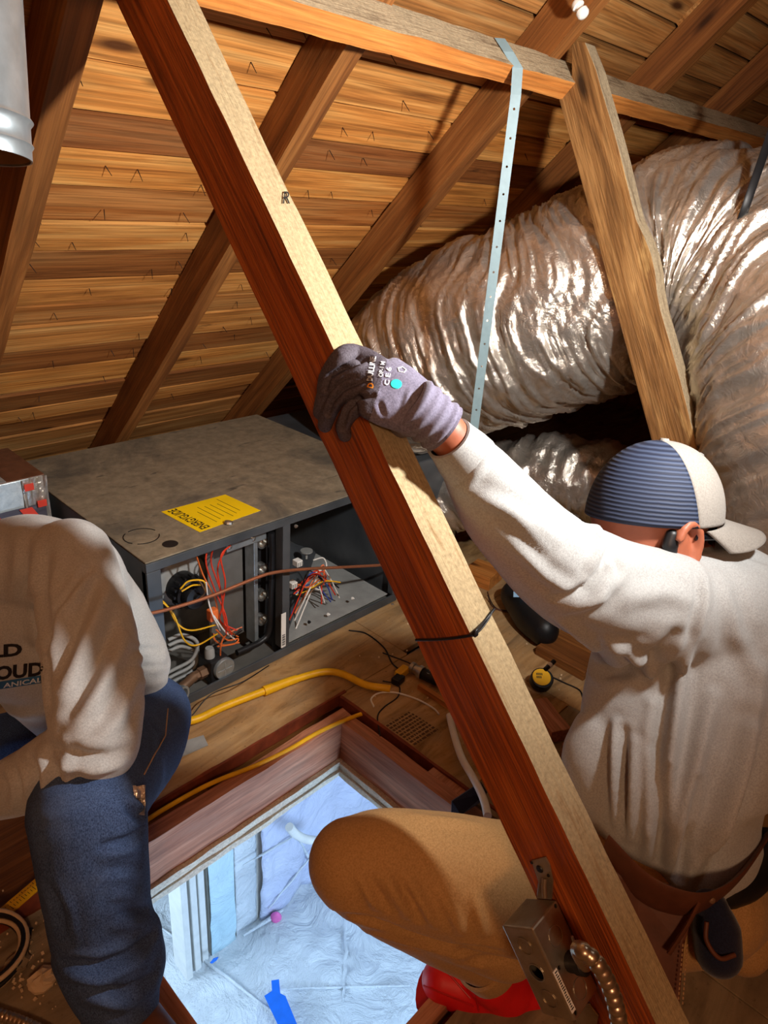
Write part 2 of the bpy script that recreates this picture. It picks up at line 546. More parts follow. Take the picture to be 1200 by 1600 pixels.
# re-express in board space so that the grain follows the length
mm = Matrix.Identity(4)
for i in range(3): mm[i][0] = sd[i]; mm[i][1] = sn[i]; mm[i][2] = np.cross(sd, sn)[i]; mm[i][3] = sa[i]
m0.data.transform(mm.inverted()); m0.matrix_basis = mm
for pg in m0.data.polygons:
    if pg.normal[1] > .8: pg.material_index = 1
tag(m0, 'weathered strut with notched top standing against the purlin', 'beam')

# ---- perforated hanging strap
strap = MB(); sp = []
STY = .93
z_hi = onx(790, 60, 1.36)
w_s = .021
topc = np.array([1.335, py - .001, pz + .006])
cen = [np.array([1.322, py + .034, pz + .045]), np.array([1.326, py + .012, pz + .022]), np.array([1.338, py - .006, pz - .004]), np.array([1.338, py - .010, pz - .05])]
zbot = .60
for i in range(1, 40): cen.append(np.array([1.338, py - .010, pz - .05 - (pz - .05 - zbot) * i / 39]))
sv = unit(np.array([.70, -.70, 0]))
nrm_ = np.array([-.70, -.70, 0])
vs = []
for c in cen:
    for a, b in ((-1, -1), (1, -1), (1, 1), (-1, 1)): vs.append(c + sv * a * w_s / 2 + nrm_ * b * .0006)
fs = []
for i in range(len(cen) - 1):
    for k in range(4): l = (k + 1) % 4; fs.append((i * 4 + k, i * 4 + l, i * 4 + 4 + l, i * 4 + 4 + k))
fs += [(3, 2, 1, 0), tuple(len(cen) * 4 - 4 + k for k in range(4))]
strap_t = thing('hanger_strap', (1.338, py - .01, zbot), 'pale grey perforated metal strap hanging from the purlin', 'strap')
strap.add(vs, fs); M['strap'] = m_plain('strap_paint', srgb(118, 140, 146), .5, .1, .05, 60)
band = strap.build('band', M['strap'], strap_t)
plugs = MB(); z = pz - .075
while z > zbot + .02:
    c = np.array([1.338, py - .010, z]); plugs.cyl(c - nrm_ * .004, c + nrm_ * .004, .0024, n=10); z -= .052
pierce(band, plugs)

# ---- attic floor, built around the hatch opening
HX0, HX1, HY0, HY1 = .332, .966, .392, .970        # inner opening at floor level
GX1, GY1 = 1.032, 1.052                              # edge of the floor boards round the curb
floor = thing('floor', (1.5, .5, 0), 'dusty plywood attic floor around the hatch', 'floor'); del floor['category']; structure(floor)


def m_ply(name, dark, mid, light):
    t = NT(name); v = t.coord((1.2, 5, 5)); g = t.noise(v, 2.6, 6, .62, 1.5); d = t.noise(t.coord(), 7, 6, .68); s = t.noise(t.coord(), 90, 3, .6)
    c = t.ramp(g, [(.28, dark), (.5, mid), (.74, light)])
    c = t.mix(c, srgb(150, 128, 98), t.ramp(d, [(.42, (0, 0, 0, 1)), (.70, (.75, .75, .75, 1))]))
    c = t.mix(c, srgb(60, 46, 34), t.ramp(s, [(.62, (0, 0, 0, 1)), (.78, (.7, .7, .7, 1))]))
    t.col(c); t.bump(d, .5, .006); return t.set(.88, 0, .2)


M['ply'] = m_ply('dusty_plywood', srgb(104, 76, 46), srgb(168, 130, 84), srgb(202, 166, 116))
M['ply2'] = m_ply('grey_subfloor', srgb(88, 74, 56), srgb(132, 114, 88), srgb(164, 146, 116))
M['redwood'] = m_plain('red_stained_edge', srgb(120, 52, 26), .7, 0, .2, 30)


def panel(x0, x1, y0, y1, mat, z=0.0, th=.018, name='floor_panel'):
    mb = MB().bb(x0, x1, y0, y1, z - th, z, 0)
    o = mb.build(name, mat, floor, bevel=.0015); return o


panel(.345, 1.30, GY1, 1.62, M['ply'])
panel(1.302, 2.3, GY1 + .02, 1.62, M['ply'])
panel(GX1, 1.46, .62, GY1 - .002, M['ply'])
panel(1.462, 2.6, .30, GY1 + .018, M['ply'])
panel(GX1 - .02, 1.461, -.9, .618, M['ply2'])
panel(-1.5, HX0 - .03, -.9, .985, M['ply2'])
panel(-1.5, .343, .987, 1.62, M['rafter'], -.045)
panel(HX0 - .028, GX1 - .022, -.9, HY0 - .045, M['ply2'])
panel(-1.5, 2.3, 1.622, 2.60, M['ply2'])
panel(2.302, 4.5, GY1 + .02, 2.60, M['ply2'])
panel(2.602, 4.5, .3, GY1 + .018, M['ply2'])
panel(1.463, 4.5, -2.2, .298, M['ply2'])
panel(-1.5, 1.461, -2.2, -.902, M['ply2'])
# red-brown cut edge of the floor boards along the gap
board('edge_strip', (.345, GY1 - .004, -.012), (GX1 + .02, GY1 - .004, -.012), .007, .032, (0, 1, 0), M['redwood'], nseg=40, rough=.0012, seed=5, parent=floor)
board('edge_strip', (GX1 - .004, .40, -.012), (GX1 - .004, GY1 - .012, -.012), .007, .032, (1, 0, 0), M['redwood'], nseg=30, rough=.0012, seed=6, parent=floor)
board('edge_strip', (-.2, .988, -.004), (.31, .988, -.004), .03, .020, (0, 1, 0), M['redwood'], nseg=30, rough=.0015, seed=8, parent=floor)
# joists and blocking seen in the gap round the hatch
MB().bb(.10, .62, HY1 + .038, GY1 - .010, -.15, -.030).build('joist', M['rafter'], floor)
MB().bb(.622, GX1 + .03, HY1 + .0375, GY1 - .009, -.15, -.055).build('joist', M['rafter'], floor)
MB().bb(HX1 + .038, GX1 - .010, -.2, HY1 + .036, -.15, -.10).build('joist', M['rafter'], floor)
MB().bb(.345, GX1 + .04, GY1 + .001, GY1 + .035, -.152, -.0185).build('joist', M['rafter'], floor)
MB().bb(GX1 + .001, GX1 + .035, -.2, GY1 - .001, -.152, -.0185).build('joist', M['rafter'], floor)
MB().bb(HX1 + .037, GX1 - .001, .60, .72, -.05, -.002).build('block', M['curb'], floor, bevel=.002)
# ceiling of the room below, closing the cavity
cl = MB()
cl.bb(-1.5, HX0 - .0, -2, 2.45, -.19, -.152); cl.bb(HX1 + .01, 4.2, -2, 2.45, -.19, -.152); cl.bb(HX0, HX1 + .01, -2, HY0, -.19, -.152); cl.bb(HX0, HX1 + .01, HY1 + .01, 2.45, -.19, -.152)
M['plaster'] = m_plain('old_plaster', srgb(214, 208, 196), .85, 0, .08, 14, .3)
structure(cl.build('ceiling_room_below', M['plaster']))

# ---- hatch frame: four curb boards with plaster lip
hatch = thing('hatch_frame', ((HX0 + HX1) / 2, (HY0 + HY1) / 2, -.15), 'rough brown timber frame of the square ceiling hatch', 'hatch')
t_ = .037
board('curb_board', (HX0 - .02, HY1 + t_ / 2, -.058), (HX1 + t_, HY1 + t_ / 2, -.058), .116, t_, (0, 0, 1), M['curb'], nseg=60, rough=.0016, seed=31, parent=hatch)
board('curb_board', (HX1 + t_ / 2, HY0 - .02, -.058), (HX1 + t_ / 2, HY1 - .001, -.058), .116, t_, (0, 0, 1), M['curb'], nseg=60, rough=.0016, seed=32, parent=hatch)
board('curb_board', (HX0 - .014, HY0 - .02, -.078), (HX0 - .014, HY1 - .001, -.078), .155, t_ * .7, (0, 0, 1), M['curb'], nseg=20, rough=.001, seed=33, parent=hatch)
board('curb_board', (HX0 - .0, HY0 - .016, -.078), (HX1 - .001, HY0 - .016, -.078), .155, t_ * .8, (0, 0, 1), M['curb'], nseg=20, rough=.001, seed=34, parent=hatch)
lip = m_dust_wood('plaster_lip', srgb(232, 222, 202), srgb(140, 114, 90), .60)
M['lip'] = lip
for dz, dd, hh in ((-.123, .012, .012), (-.137, .007, .013), (-.152, .013, .015)):
    board('plaster_lip', (HX0, HY1 + .02 - dd, dz), (HX1 + .02, HY1 + .02 - dd, dz), .04, hh, (0, 1, 0), lip, nseg=80, rough=.0016, seed=int(35 - dz * 1000), parent=hatch)
    board('plaster_lip', (HX1 + .02 - dd, HY0, dz), (HX1 + .02 - dd, HY1 + .0, dz), .04, hh, (1, 0, 0), lip, nseg=80, rough=.0016, seed=int(45 - dz * 1000), parent=hatch)

# ---- gable end far right
gw = structure(MB().bb(4.45, 4.5, -4.0, 2.6, -.1, 3.1).build('wall_gable', M['rafter']))
gw2 = structure(MB().bb(-1.55, -1.5, -4.0, 2.6, -.1, 3.1).build('wall_gable_near', M['rafter']))
gw3 = structure(MB().bb(-1.5, 4.45, -2.25, -2.2, -.1, 1.9).build('wall_knee', M['rafter']))

# ================================================================== ROOM BELOW THE HATCH
ZR = -2.45
t = NT('plastic_sheeting')
v = t.coord((1, 1, 1)); cr = t.noise(v, 5, 7, .62, 2.2); c2 = t.noise(v, 1.1, 3)
t.col(t.ramp(c2, [(.35, srgb(218, 224, 230)), (.65, srgb(234, 238, 242))])); t.bump(cr, .9, .05)
M['plastic'] = t.set(.28, 0, .5)
t = NT('plastic_sheeting_daylit_cyan'); v = t.coord(); cr = t.noise(v, 4, 7, .6, 2)  # same plastic, with a slight cyan of daylight put into the base colour
t.col(t.ramp(t.noise(v, 1.5, 3), [(.35, srgb(190, 222, 234)), (.7, srgb(214, 236, 244))])); t.bump(cr, .7, .05); M['plastic_daylit_cyan'] = t.set(.25, 0, .5)
t = NT('plastic_sheeting_shade_violet'); v = t.coord(); cr = t.noise(v, 4, 7, .6, 2)  # same plastic again, slight violet shade painted into the base colour
t.col(t.ramp(t.noise(v, 1.3, 3), [(.35, srgb(200, 206, 232)), (.7, srgb(218, 222, 240))])); t.bump(cr, .8, .05); M['plastic_shade_violet'] = t.set(.25, 0, .5)
M['tape'] = m_plain('blue_masking_tape', srgb(20, 110, 225), .6, 0, .06)
M['pink'] = m_plain('pink_cloth', srgb(250, 120, 190), .8, 0, .1)

rf = structure(MB().bb(-.6, 4.2, -1.5, 5.2, ZR - .05, ZR).build('floor_room_below', M['plaster']))


def sheet(name, fn, mat, label, nu=70, nv=70, parent=None):
    o = MB().grid(fn, nu, nv).build(name, mat, parent, smooth=True, fix=False)
    md = o.modifiers.new('thick', 'SOLIDIFY'); md.thickness = .002
    if label: tag(o, label, 'plastic sheet')
    return o


def floor_fn(u, w):
    x = -.4 + 3.6 * u; y = -.8 + 3.9 * w
    q = np.array([[x * 3, y * 3, 0]]); h = abs(vnoise(q, 4)[0]) * .03 + .02 * abs(vnoise(q * 2.7, 5)[0])
    return (x, y, ZR + .003 + h)


fsh = sheet('floor_sheet', floor_fn, M['plastic'], 'crumpled clear plastic sheet covering the floor of the room below', 110, 110)
fy = onz(330, 1497, ZR); fy2 = onz(490, 1388, ZR)
YW = (fy[1] + fy2[1]) / 2; XW0 = fy[0]
wl = structure(MB().bb(XW0, 4.2, YW + .03, YW + .13, ZR, -.19).build('wall_room_below', M['plaster']))
structure(MB().bb(-.6, 4.2, 5.0, 5.1, ZR, -.19).build('wall_room_below_far', M['plaster']))
structure(MB().bb(4.1, 4.2, -1.5, 5.0, ZR, -.19).build('wall_room_below_right', M['plaster']))
xa = ony(368, 1380, YW)[0]; xb = ony(405, 1380, YW)[0]; xc = ony(545, 1450, YW)[0]


def wall_fn(x0, x1, seed, amp=.025, yo=0):
    def fn(u, w):
        x = x0 + (x1 - x0) * u; z = ZR + .02 + 2.2 * w
        q = np.array([[x * 3 + seed, z * 1.6, seed * 1.7]]); h = abs(vnoise(q, seed)[0]) * amp * 1.5 + amp * abs(vnoise(q * 3, seed + 1)[0])
        return (x, YW + .026 - yo - h, z)
    return fn


sheet('wall_sheet', wall_fn(XW0, xa, 3, .02), M['plastic_daylit_cyan'], 'plastic sheet with cyan daylight painted into its colour, taped over a doorway below the hatch', 40, 60)
sheet('wall_sheet', wall_fn(xa + .01, xb, 4, .006), M['plastic'], 'narrow white strip of plastic between the cyan and violet sheets below the hatch', 10, 50)
wsh = sheet('wall_sheet', wall_fn(xb + .01, 3.9, 5, .03), M['plastic_shade_violet'], 'wide plastic sheet with violet shade painted into its colour, on the wall below the hatch', 80, 60)
# door casing lines at the left and return of the wall
dc = thing('door_casing', (XW0 - .05, YW, ZR), 'white door casing beside the cyan plastic sheet', 'door casing')
for i, dx in enumerate((-.035, -.085, -.14)):
    MB().bb(XW0 + dx - .018, XW0 + dx + .018, YW + .02 - .012 * i, YW + .12, ZR, -.2).build('casing_board', M['white'], dc, bevel=.006)
# fold ridges and wrapped edges in the plastic
mbx = M['plastic']


def fold(pa, pb, r, wall=True, lab='raised straight fold in the plastic sheeting below the hatch'):
    f_ = (lambda q: ony(q[0], q[1], YW - .02)) if wall else (lambda q: onz(q[0], q[1], ZR + .03))
    a = f_(pa); b = f_(pb); pts = [a + (b - a) * k / 12 + np.array([0, -.01, .01]) * vnoise(np.array([[k * .7, pa[0], 1.0]]))[0] for k in range(13)]
    return MB().tube(pts, [.6 * r * (.35 + .65 * math.sin(math.pi * (.08 + .84 * k / 12))) for k in range(13)], 8)


for a, b, r, wl_ in [((462, 1300), (545, 1452), .018, True), ((541, 1450), (537, 1566), .016, False), ((380, 1462), (492, 1390), .02, True), ((250, 1448), (440, 1592), .015, False),
                     ((440, 1545), (640, 1540), .012, False), ((420, 1420), (500, 1320), .010, True), ((380, 1352), (470, 1300), .010, True)]:
    fold(a, b, r, wl_).build('fold', M['plastic'], wsh if wl_ else fsh, smooth=True)


def tape(poly, label, wall=False):
    pts = [(ony(x, y, YW - .06) if wall else onz(x, y, ZR + .075)) for x, y in poly]
    tag(MB().prism(pts, (0, -.003, 0) if wall else (0, 0, -.003)).build('tape_strip', M['tape'], None), label, 'tape', 'blue tape below the hatch')


tape([(424, 1532), (436, 1530), (438, 1552), (446, 1556), (464, 1600), (474, 1630), (448, 1630), (413, 1556), (425, 1548)], 'long crooked strip of blue tape on the plastic-covered floor below')
tape([(328, 1504), (334, 1497), (341, 1495), (338, 1500), (331, 1505)], 'tiny blue tape piece at the foot of the cyan plastic sheet', True)
tape([(268, 1364), (279, 1360), (279, 1369), (274, 1367), (270, 1370)], 'small blue tape piece at the top corner of the cyan plastic sheet', True)
pk = MB()
for (x, y, r) in ((431, 1434, .028), (438, 1446, .034), (434, 1458, .030), (442, 1468, .030)):
    c = ony(x, y, YW - .04); pk.lathe([(r * (.05 + .95 * math.sin(math.pi * i / 9)) * (1 + .25 * vnoise(np.array([[i * .8, x * .3, 1.0]]))[0]), r * 1.3 * (i / 4.5 - 1)) for i in range(10)], c, (.3, 0, 1), 12)
tag(pk.build('pink_bundle', M['pink'], None, smooth=True), 'small pink bundle against the plastic-covered wall below', 'bundle')
ck = [ony(x, y, YW - .15) for x, y in ((452, 1292), (462, 1303), (478, 1311), (500, 1314))]
tag(cable('rope', ck, .022, M['white'], None, 8, 10), 'thick white curved rope hanging in the room below', 'rope')

# ================================================================== FURNACE
FX0, FX1, FY0, FY1, FZ = .638, 1.482, 1.270, 2.005, .436
t = NT('grey_cabinet_paint'); v = t.coord(); t.col(t.ramp(t.noise(v, 9, 4), [(.3, srgb(62, 66, 70)), (.7, srgb(84, 88, 92))])); M['cab'] = t.set(.42, .2, .5)
t = NT('dusty_cabinet_top'); v = t.coord(); a = t.noise(v, 3.2, 7, .66, .6); b = t.noise(v, 30, 5, .7); w_ = t.noise(t.coord((2, 9, 1), rot=(0, 0, .6)), 4, 4, .6, .4)
c = t.ramp(b, [(.3, srgb(112, 102, 84)), (.7, srgb(146, 134, 112))])
c = t.mix(c, srgb(70, 68, 64), t.ramp(a, [(.50, (0, 0, 0, 1)), (.66, (.75, .75, .75, 1))]))
c = t.mix(c, srgb(44, 44, 46), t.ramp(w_, [(.64, (0, 0, 0, 1)), (.72, (.8, .8, .8, 1))]))
t.col(c); t.bump(b, .3, .003); M['cabtop'] = t.set(.75, 0, .3)
t = NT('furnace_interior_steel'); v = t.coord(); t.col(t.ramp(t.noise(v, 6, 5), [(.3, srgb(104, 102, 98)), (.7, srgb(150, 148, 142))])); M['cabin'] = t.set(.40, .55, .5)
M['darksteel'] = m_plain('dark_steel', srgb(40, 40, 42), .45, .4)
M['label_y'] = m_plain('yellow_label', srgb(244, 206, 10), .55, 0, .05, 8, 0)
M['ink'] = m_plain('black_ink', srgb(20, 18, 16), .7, 0, .05, 8, 0)
M['red'] = m_plain('red_wire', srgb(210, 60, 34), .45, 0, .1)
M['orange'] = m_plain('orange_wire', srgb(220, 110, 50), .45, 0, .1)
M['wyellow'] = m_plain('yellow_wire', srgb(236, 180, 30), .45, 0, .1)
M['wblue'] = m_plain('blue_wire', srgb(50, 70, 150), .45, 0, .1)
M['grey'] = m_plain('grey_plastic', srgb(150, 152, 150), .5, 0, .1)
M['brass'] = m_plain('pipe_brown', srgb(120, 92, 70), .5, .4, .1)

fur = thing('furnace', ((FX0 + FX1) / 2, (FY0 + FY1) / 2, 0), 'grey metal gas furnace lying on its side with open front', 'furnace')
cabo = MB()
cabo.bb(FX0, FX0 + .004, FY0 + .004, FY1, 0.004, FZ - .005); cabo.build('left_end_panel', M['cab'], fur)
MB().bb(FX0, FX1, FY0, FY1, FZ - .004, FZ).build('top_panel', M['cabtop'], fur, bevel=.0015)
MB().bb(FX0, FX1, FY0 - .002, FY0 + .004, FZ - .026, FZ - .0045).build('front_rail', M['cab'], fur, bevel=.001)
MB().bb(FX0, FX1, FY0 - .002, FY0 + .004, .004, .030).build('front_rail', M['cab'], fur, bevel=.001)
MB().bb(FX0, FX0 + .034, FY0 - .002, FY0 + .02, .031, FZ - .027).build('front_post', M['cab'], fur, bevel=.001)
MB().bb(FX1 - .022, FX1, FY0 - .002, FY0 + .02, .031, FZ - .027).build('front_post', M['cab'], fur, bevel=.001)
MB().bb(FX0 + .004, FX1 - .004, FY0 + .004, FY1, 0, .004).build('bottom_pan', M['cabin'], fur)
MB().bb(FX0 + .004, FX1 - .004, FY1 - .004, FY1, .005, FZ - .005).build('back_panel', M['cab'], fur)
MB().bb(FX1 - .004, FX1, FY0 + .021, FY1, .004, FZ - .005).build('right_end_panel', M['cab'], fur)
# mid post with its bar code sticker
mpx = ony(447, 900, FY0)[0]
mpost = MB().bb(mpx - .012, mpx + .012, FY0 - .001, FY0 + .03, .031, FZ - .027).build('mid_post', M['cab'], fur, bevel=.001)
s0 = ony(443, 985, FY0 - .002); MB().bb(s0[0] - .008, s0[0] + .008, FY0 - .0025, FY0 - .0012, s0[2] - .055, s0[2] + .055).build('barcode_sticker', M['white'], mpost)
for i in range(9):
    MB().bb(s0[0] - .005, s0[0] + .005, FY0 - .0031, FY0 - .0026, s0[2] - .048 + .004 * i, s0[2] - .048 + .004 * i + (.0012 if i % 2 else .0024)).build('barcode_line', M['ink'], mpost)
# divider and back of the left compartment
MB().bb(mpx - .004, mpx, FY0 + .031, FY1 - .01, .005, FZ - .03).build('divider', M['darksteel'], fur)
MB().bb(FX0 + .006, mpx - .006, FY0 + .24, FY0 + .245, .005, FZ - .006).build('inner_wall', M['cabin'], fur)
# burner bank: dark plate with five burner tubes
BYc = FY0 + .07
x0 = ony(396, 900, BYc)[0]; x1 = ony(428, 900, BYc)[0]
bk = MB().bb(x0, x1, BYc, BYc + .06, .05, .40).build('burner_plate', M['darksteel'], fur)
for (px, py) in ((405, 845), (405, 886), (405, 927), (405, 965)):
    c = ony(px, py, BYc - .002)
    MB().lathe([(.010, 0), (.017, 0), (.017, -.016), (.012, -.016), (.010, -.004)], c, (0, 1, 0), 20).build('burner_tube', M['steel'], bk, smooth=True)
MB().bb(x0 - .012, x0, BYc - .02, BYc + .02, .045, .405).build('burner_flange', M['galv'], bk, bevel=.001)
# flat steel shield left of the burners with bracket on top
sx0 = ony(328, 900, BYc + .02)[0]
MB().bb(sx0, x0 - .013, BYc + .03, BYc + .034, .06, .385).build('heat_shield', M['cabin'], fur)
bq = MB(); bq.bb(sx0 + .02, x0 + .02, BYc - .03, BYc - .026, .365, .392); bq.bb(sx0 + .02, x0 + .02, BYc - .03, BYc + .03, .389, .392); bq.build('shield_bracket', M['galv'], fur, bevel=.001)
for dx in (.028, .10):
    MB().lathe([(.006, 0), (.006, .003), (.003, .005)], (sx0 + dx, BYc - .03, .379), (0, -1, 0), 12).build('screw', M['steel'], fur, smooth=True)
# black hoses
hz = [ony(px, py, FY0 + .03) for px, py in ((424, 832), (425, 880), (423, 930), (420, 985), (408, 1002), (388, 1012), (370, 1020))]
cable('black_hose', hz, .0085, M['black'], fur, 8, 10)
cable('black_hose', [ony(px, py, FY0 + .04) for px, py in ((436, 835), (437, 900), (434, 960), (432, 1012))], .013, M['black'], fur, 8, 12)
# inducer housing and motor
IY = FY0 + .14
ic = ony(282, 915, IY)
ih = MB().lathe([(.075, .06), (.075, .015), (.068, .004), (.05, 0)], ic + np.array([.01, 0, .01]), (0, 1, 0), 36).build('inducer_housing', M['grey'], fur, smooth=True)
mot = MB().lathe([(.004, -.088), (.012, -.088), (.013, -.08), (.030, -.078), (.034, -.072), (.034, -.055), (.040, -.052), (.042, -.02), (.042, .0)], ic, (0, 1, 0), 32).build('blower_motor', M['black'], fur, smooth=True)
for k in range(14):
    a = 2 * math.pi * k / 14; p = ic + np.array([math.cos(a) * .0425, -.036, math.sin(a) * .0425])
    MB().box(p, (.006, .018, .006)).build('vent_rib', M['darksteel'], mot)
MB().bb(FX0 + .04, FX0 + .16, IY + .061, IY + .065, .30, .40).build('blower_bracket', M['white'], fur, bevel=.002)
# gas valve
gx = ony(350, 1045, FY0 + .01)
gv = MB().bb(gx[0] - .036, gx[0] + .018, FY0 + .014, FY0 + .075, gx[2] - .04, gx[2] + .032).build('gas_valve', M['darksteel'], fur, bevel=.004)
MB().lathe([(.030, 0), (.0305, -.006), (.028, -.010), (.005, -.0105)], (gx[0], FY0 + .014, gx[2] + .002), (0, 1, 0), 32).build('valve_cap', M['galv'], gv, smooth=True)
for d_ in ((1, 0), (0, 1)):
    MB().box((gx[0], FY0 + .0035, gx[2] + .002), (.044 if d_[0] else .002, .0015, .044 if d_[1] else .002)).build('cap_groove', M['grey'], gv)
MB().lathe([(.013, 0), (.013, .02), (.010, .028)], (gx[0] - .022, FY0 + .04, gx[2] + .032), (0, 0, 1), 20).build('valve_knob', M['grey'], gv, smooth=True)
MB().lathe([(.016, 0), (.016, .02), (.012, .022), (.012, .035)], (gx[0] - .036, FY0 + .04, gx[2] - .006), (-1, 0, 0), 6).build('hex_union', M['brass'], gv)
MB().tube(catmull([(gx[0] - .07, FY0 + .04, gx[2] - .006), (gx[0] - .11, FY0 + .03, gx[2] - .012), (gx[0] - .15, FY0 + .03, gx[2] - .02)]), .013, 14).build('gas_pipe', M['brass'], gv, smooth=True)
c = ony(280, 1082, FY0 - .03); MB().lathe([(.012, 0), (.018, 0), (.018, .016), (.012, .016), (.012, 0)], c, (.4, -1, .2), 20, cap=False).build('pipe_clamp', M['galv'], gv, smooth=True)
# grey flexible conduits behind the valve
for k, off in enumerate((0, 9, 18)):
    cable('grey_conduit', [ony(x, y, FY0 + .08 + .01 * k) for x, y in ((262, 1000 + off), (285, 992 + off), (308, 1004 + off), (300, 1030 + off), (272, 1046 + off), (255, 1055 + off))], .005, M['grey'], fur, 8, 8)
# wiring
rw = random.Random(4)
wires = [('red', [(326, 846), (322, 880), (335, 920), (352, 960), (356, 985)]), ('red', [(334, 852), (330, 880), (345, 925), (350, 965), (354, 990)]), ('red', [(360, 852), (345, 870), (352, 910), (348, 955), (362, 992)]),
         ('red', [(352, 858), (340, 890), (348, 940), (344, 970), (370, 985)]), ('orange', [(306, 866), (318, 900), (336, 935), (346, 975), (372, 995)]), ('orange', [(338, 984), (355, 1000), (372, 998), (366, 1006), (340, 1010)]),
         ('orange', [(344, 1030), (346, 1005), (356, 990), (378, 980)]), ('orange', [(334, 990), (336, 1000), (350, 1008), (374, 1004)]), ('wyellow', [(244, 930), (262, 948), (278, 975), (300, 985), (342, 975)]),
         ('wyellow', [(246, 934), (270, 958), (288, 1000), (308, 1008), (340, 990)]), ('wyellow', [(282, 920), (295, 908), (318, 908), (322, 925)]), ('wyellow', [(284, 924), (300, 915), (316, 914)]),
         ('white', [(322, 910), (326, 940), (334, 965), (344, 985)]), ('white', [(334, 962), (350, 985), (368, 1000)]), ('brass', [(312, 908), (320, 925), (312, 935)]), ('black', [(376, 982), (368, 992), (378, 985)])]
for k, (m_, pts) in enumerate(wires):
    cable('wire', [ony(x, y, FY0 + .028 + rw.uniform(-.012, .02)) for x, y in pts], .0021, M[m_], fur, 8, 6)
MB().bb(*(lambda p: (p[0] - .012, p[0] + .012, p[1] - .01, p[1] + .01, p[2] - .016, p[2] + .016))(ony(332, 960, FY0 + .04))).build('ignitor_block', M['orange'], fur, bevel=.003)
# right compartment: sloping grey tray, harness with connectors
ta = ony(452, 865, FY0 + .02); 
tr = MB(); tx0, tx1 = mpx + .014, FX1 - .03
tr.add([(tx0, FY0 + .34, .16), (tx1 + .0, FY0 + .02, .032), (tx1, FY0 + .36, .034), (tx0, FY0 + .36, .18), (tx0, FY0 + .02, .032)], [(0, 4, 1), (0, 1, 2, 3)])
MB().bb(tx0, tx1, FY0 + .012, FY0 + .36, .0305, .033).build('tray', M['grey'], fur)
MB().add([(tx0, FY0 + .30, .30), (tx0, FY0 + .02, .033), (tx1, FY0 + .36, .033), (tx1, FY0 + .37, .04), (tx0, FY0 + .31, .31)], [(0, 2, 1), (0, 4, 3, 2)]).build('baffle', M['cab'], fur)
MB().lathe([(.02, 0), (.02, .004), (.004, .006), (.004, .03)], ony(479, 860, FY0 + .25), (0, 0, -1), 20).build('grommet', M['grey'], fur, smooth=True)
for (px, py) in ((465, 879), (457, 913)):
    c = ony(px, py, FY0 + .06); cn = MB().box(c, (.020, .022, .018)).build('connector', M['white'], fur, bevel=.0015)
    for i in range(3): MB().box(c + np.array([-.007 + .007 * i, -.0115, 0]), (.003, .002, .012)).build('pin_slot', M['grey'], cn)
hw = ['red', 'white', 'wblue', 'orange', 'black', 'wyellow', 'white', 'red', 'brass', 'black', 'white', 'red', 'orange', 'wblue']
for k, m_ in enumerate(hw):
    e = (rw.uniform(498, 532), rw.uniform(905, 945)); mid = (rw.uniform(478, 500), rw.uniform(890, 925)); st_ = (rw.uniform(458, 472), rw.uniform(905, 930)) if k % 2 else (rw.uniform(450, 462), rw.uniform(955, 985))
    cable('wire', [ony(*st_, FY0 + .05), ony(*mid, FY0 + .06 + rw.uniform(-.02, .02)), ony((mid[0] + e[0]) / 2 + rw.uniform(-8, 8), (mid[1] + e[1]) / 2 - rw.uniform(0, 14), FY0 + .07), ony(*e, FY0 + .06)], .0022, M[m_], fur, 8, 6)
cable('wire', [ony(490, 875, FY0 + .08), ony(505, 872, FY0 + .09), ony(510, 885, FY0 + .08), ony(500, 892, FY0 + .08)], .0022, M['white'], fur)
for (px, py, m_) in ((512, 960, 'white'), (550, 935, 'white'), (482, 972, 'black'), (448, 815, 'steel'), (600, 938, 'steel')):
    MB().lathe([(.005, 0), (.005, .003), (.002, .008)], ony(px, py, FY0 + .03) + np.array([0, -.035 if m_ == 'steel' else 0, 0]), (0.3, -1, .4), 10).build('screw', M[m_], fur, smooth=True)
# knock-out ring and bruise on the top
kc = onz(221, 838, FZ); ring = MB()
kr = .040
for a0, a1 in ((.2, 1.9), (2.2, 3.7), (4.0, 5.9)):
    MB().tube([kc + np.array([math.cos(a0 + (a1 - a0) * i / 14) * kr, math.sin(a0 + (a1 - a0) * i / 14) * kr, .0004]) for i in range(15)], .0012, 6).build('knockout_groove', M['black'], fur, smooth=True)
kc2 = onz(266, 850, FZ)
MB().lathe([(.001, 0), (.016, .0002), (.018, .0006), (.001, .0007)], kc2, (0, 0, 1), 20).build('cap_plug', M['darksteel'], fur, smooth=True)


def text2d(body, bold=0.0):
    cu = bpy.data.curves.new('txt', 'FONT'); cu.body = body; cu.size = 1.0; cu.offset = bold; cu.resolution_u = 3
    o = bpy.data.objects.new('txt', cu); COL.objects.link(o); dg = bpy.context.evaluated_depsgraph_get(); dg.update()
    me = bpy.data.meshes.new_from_object(o.evaluated_get(dg)); vs = np.array([v.co[:2] for v in me.vertices]); fs = [tuple(p.vertices) for p in me.polygons]
    bpy.data.objects.remove(o); bpy.data.curves.remove(cu); bpy.data.meshes.remove(me)
    lo = vs.min(0); hi = vs.max(0)
    return (vs - lo) / (hi - lo), fs      # normalised to the unit square


def text_quad(name, body, o, u, v, mat, parent, bold=.01, lift=(0, 0, 0), sub=0):
    vs, fs = text2d(body, bold); o = np.array(o, float) + np.array(lift, float)
    return MB().add([o + np.array(u) * a + np.array(v) * b for a, b in vs], fs).build(name, mat, parent, fix=False)


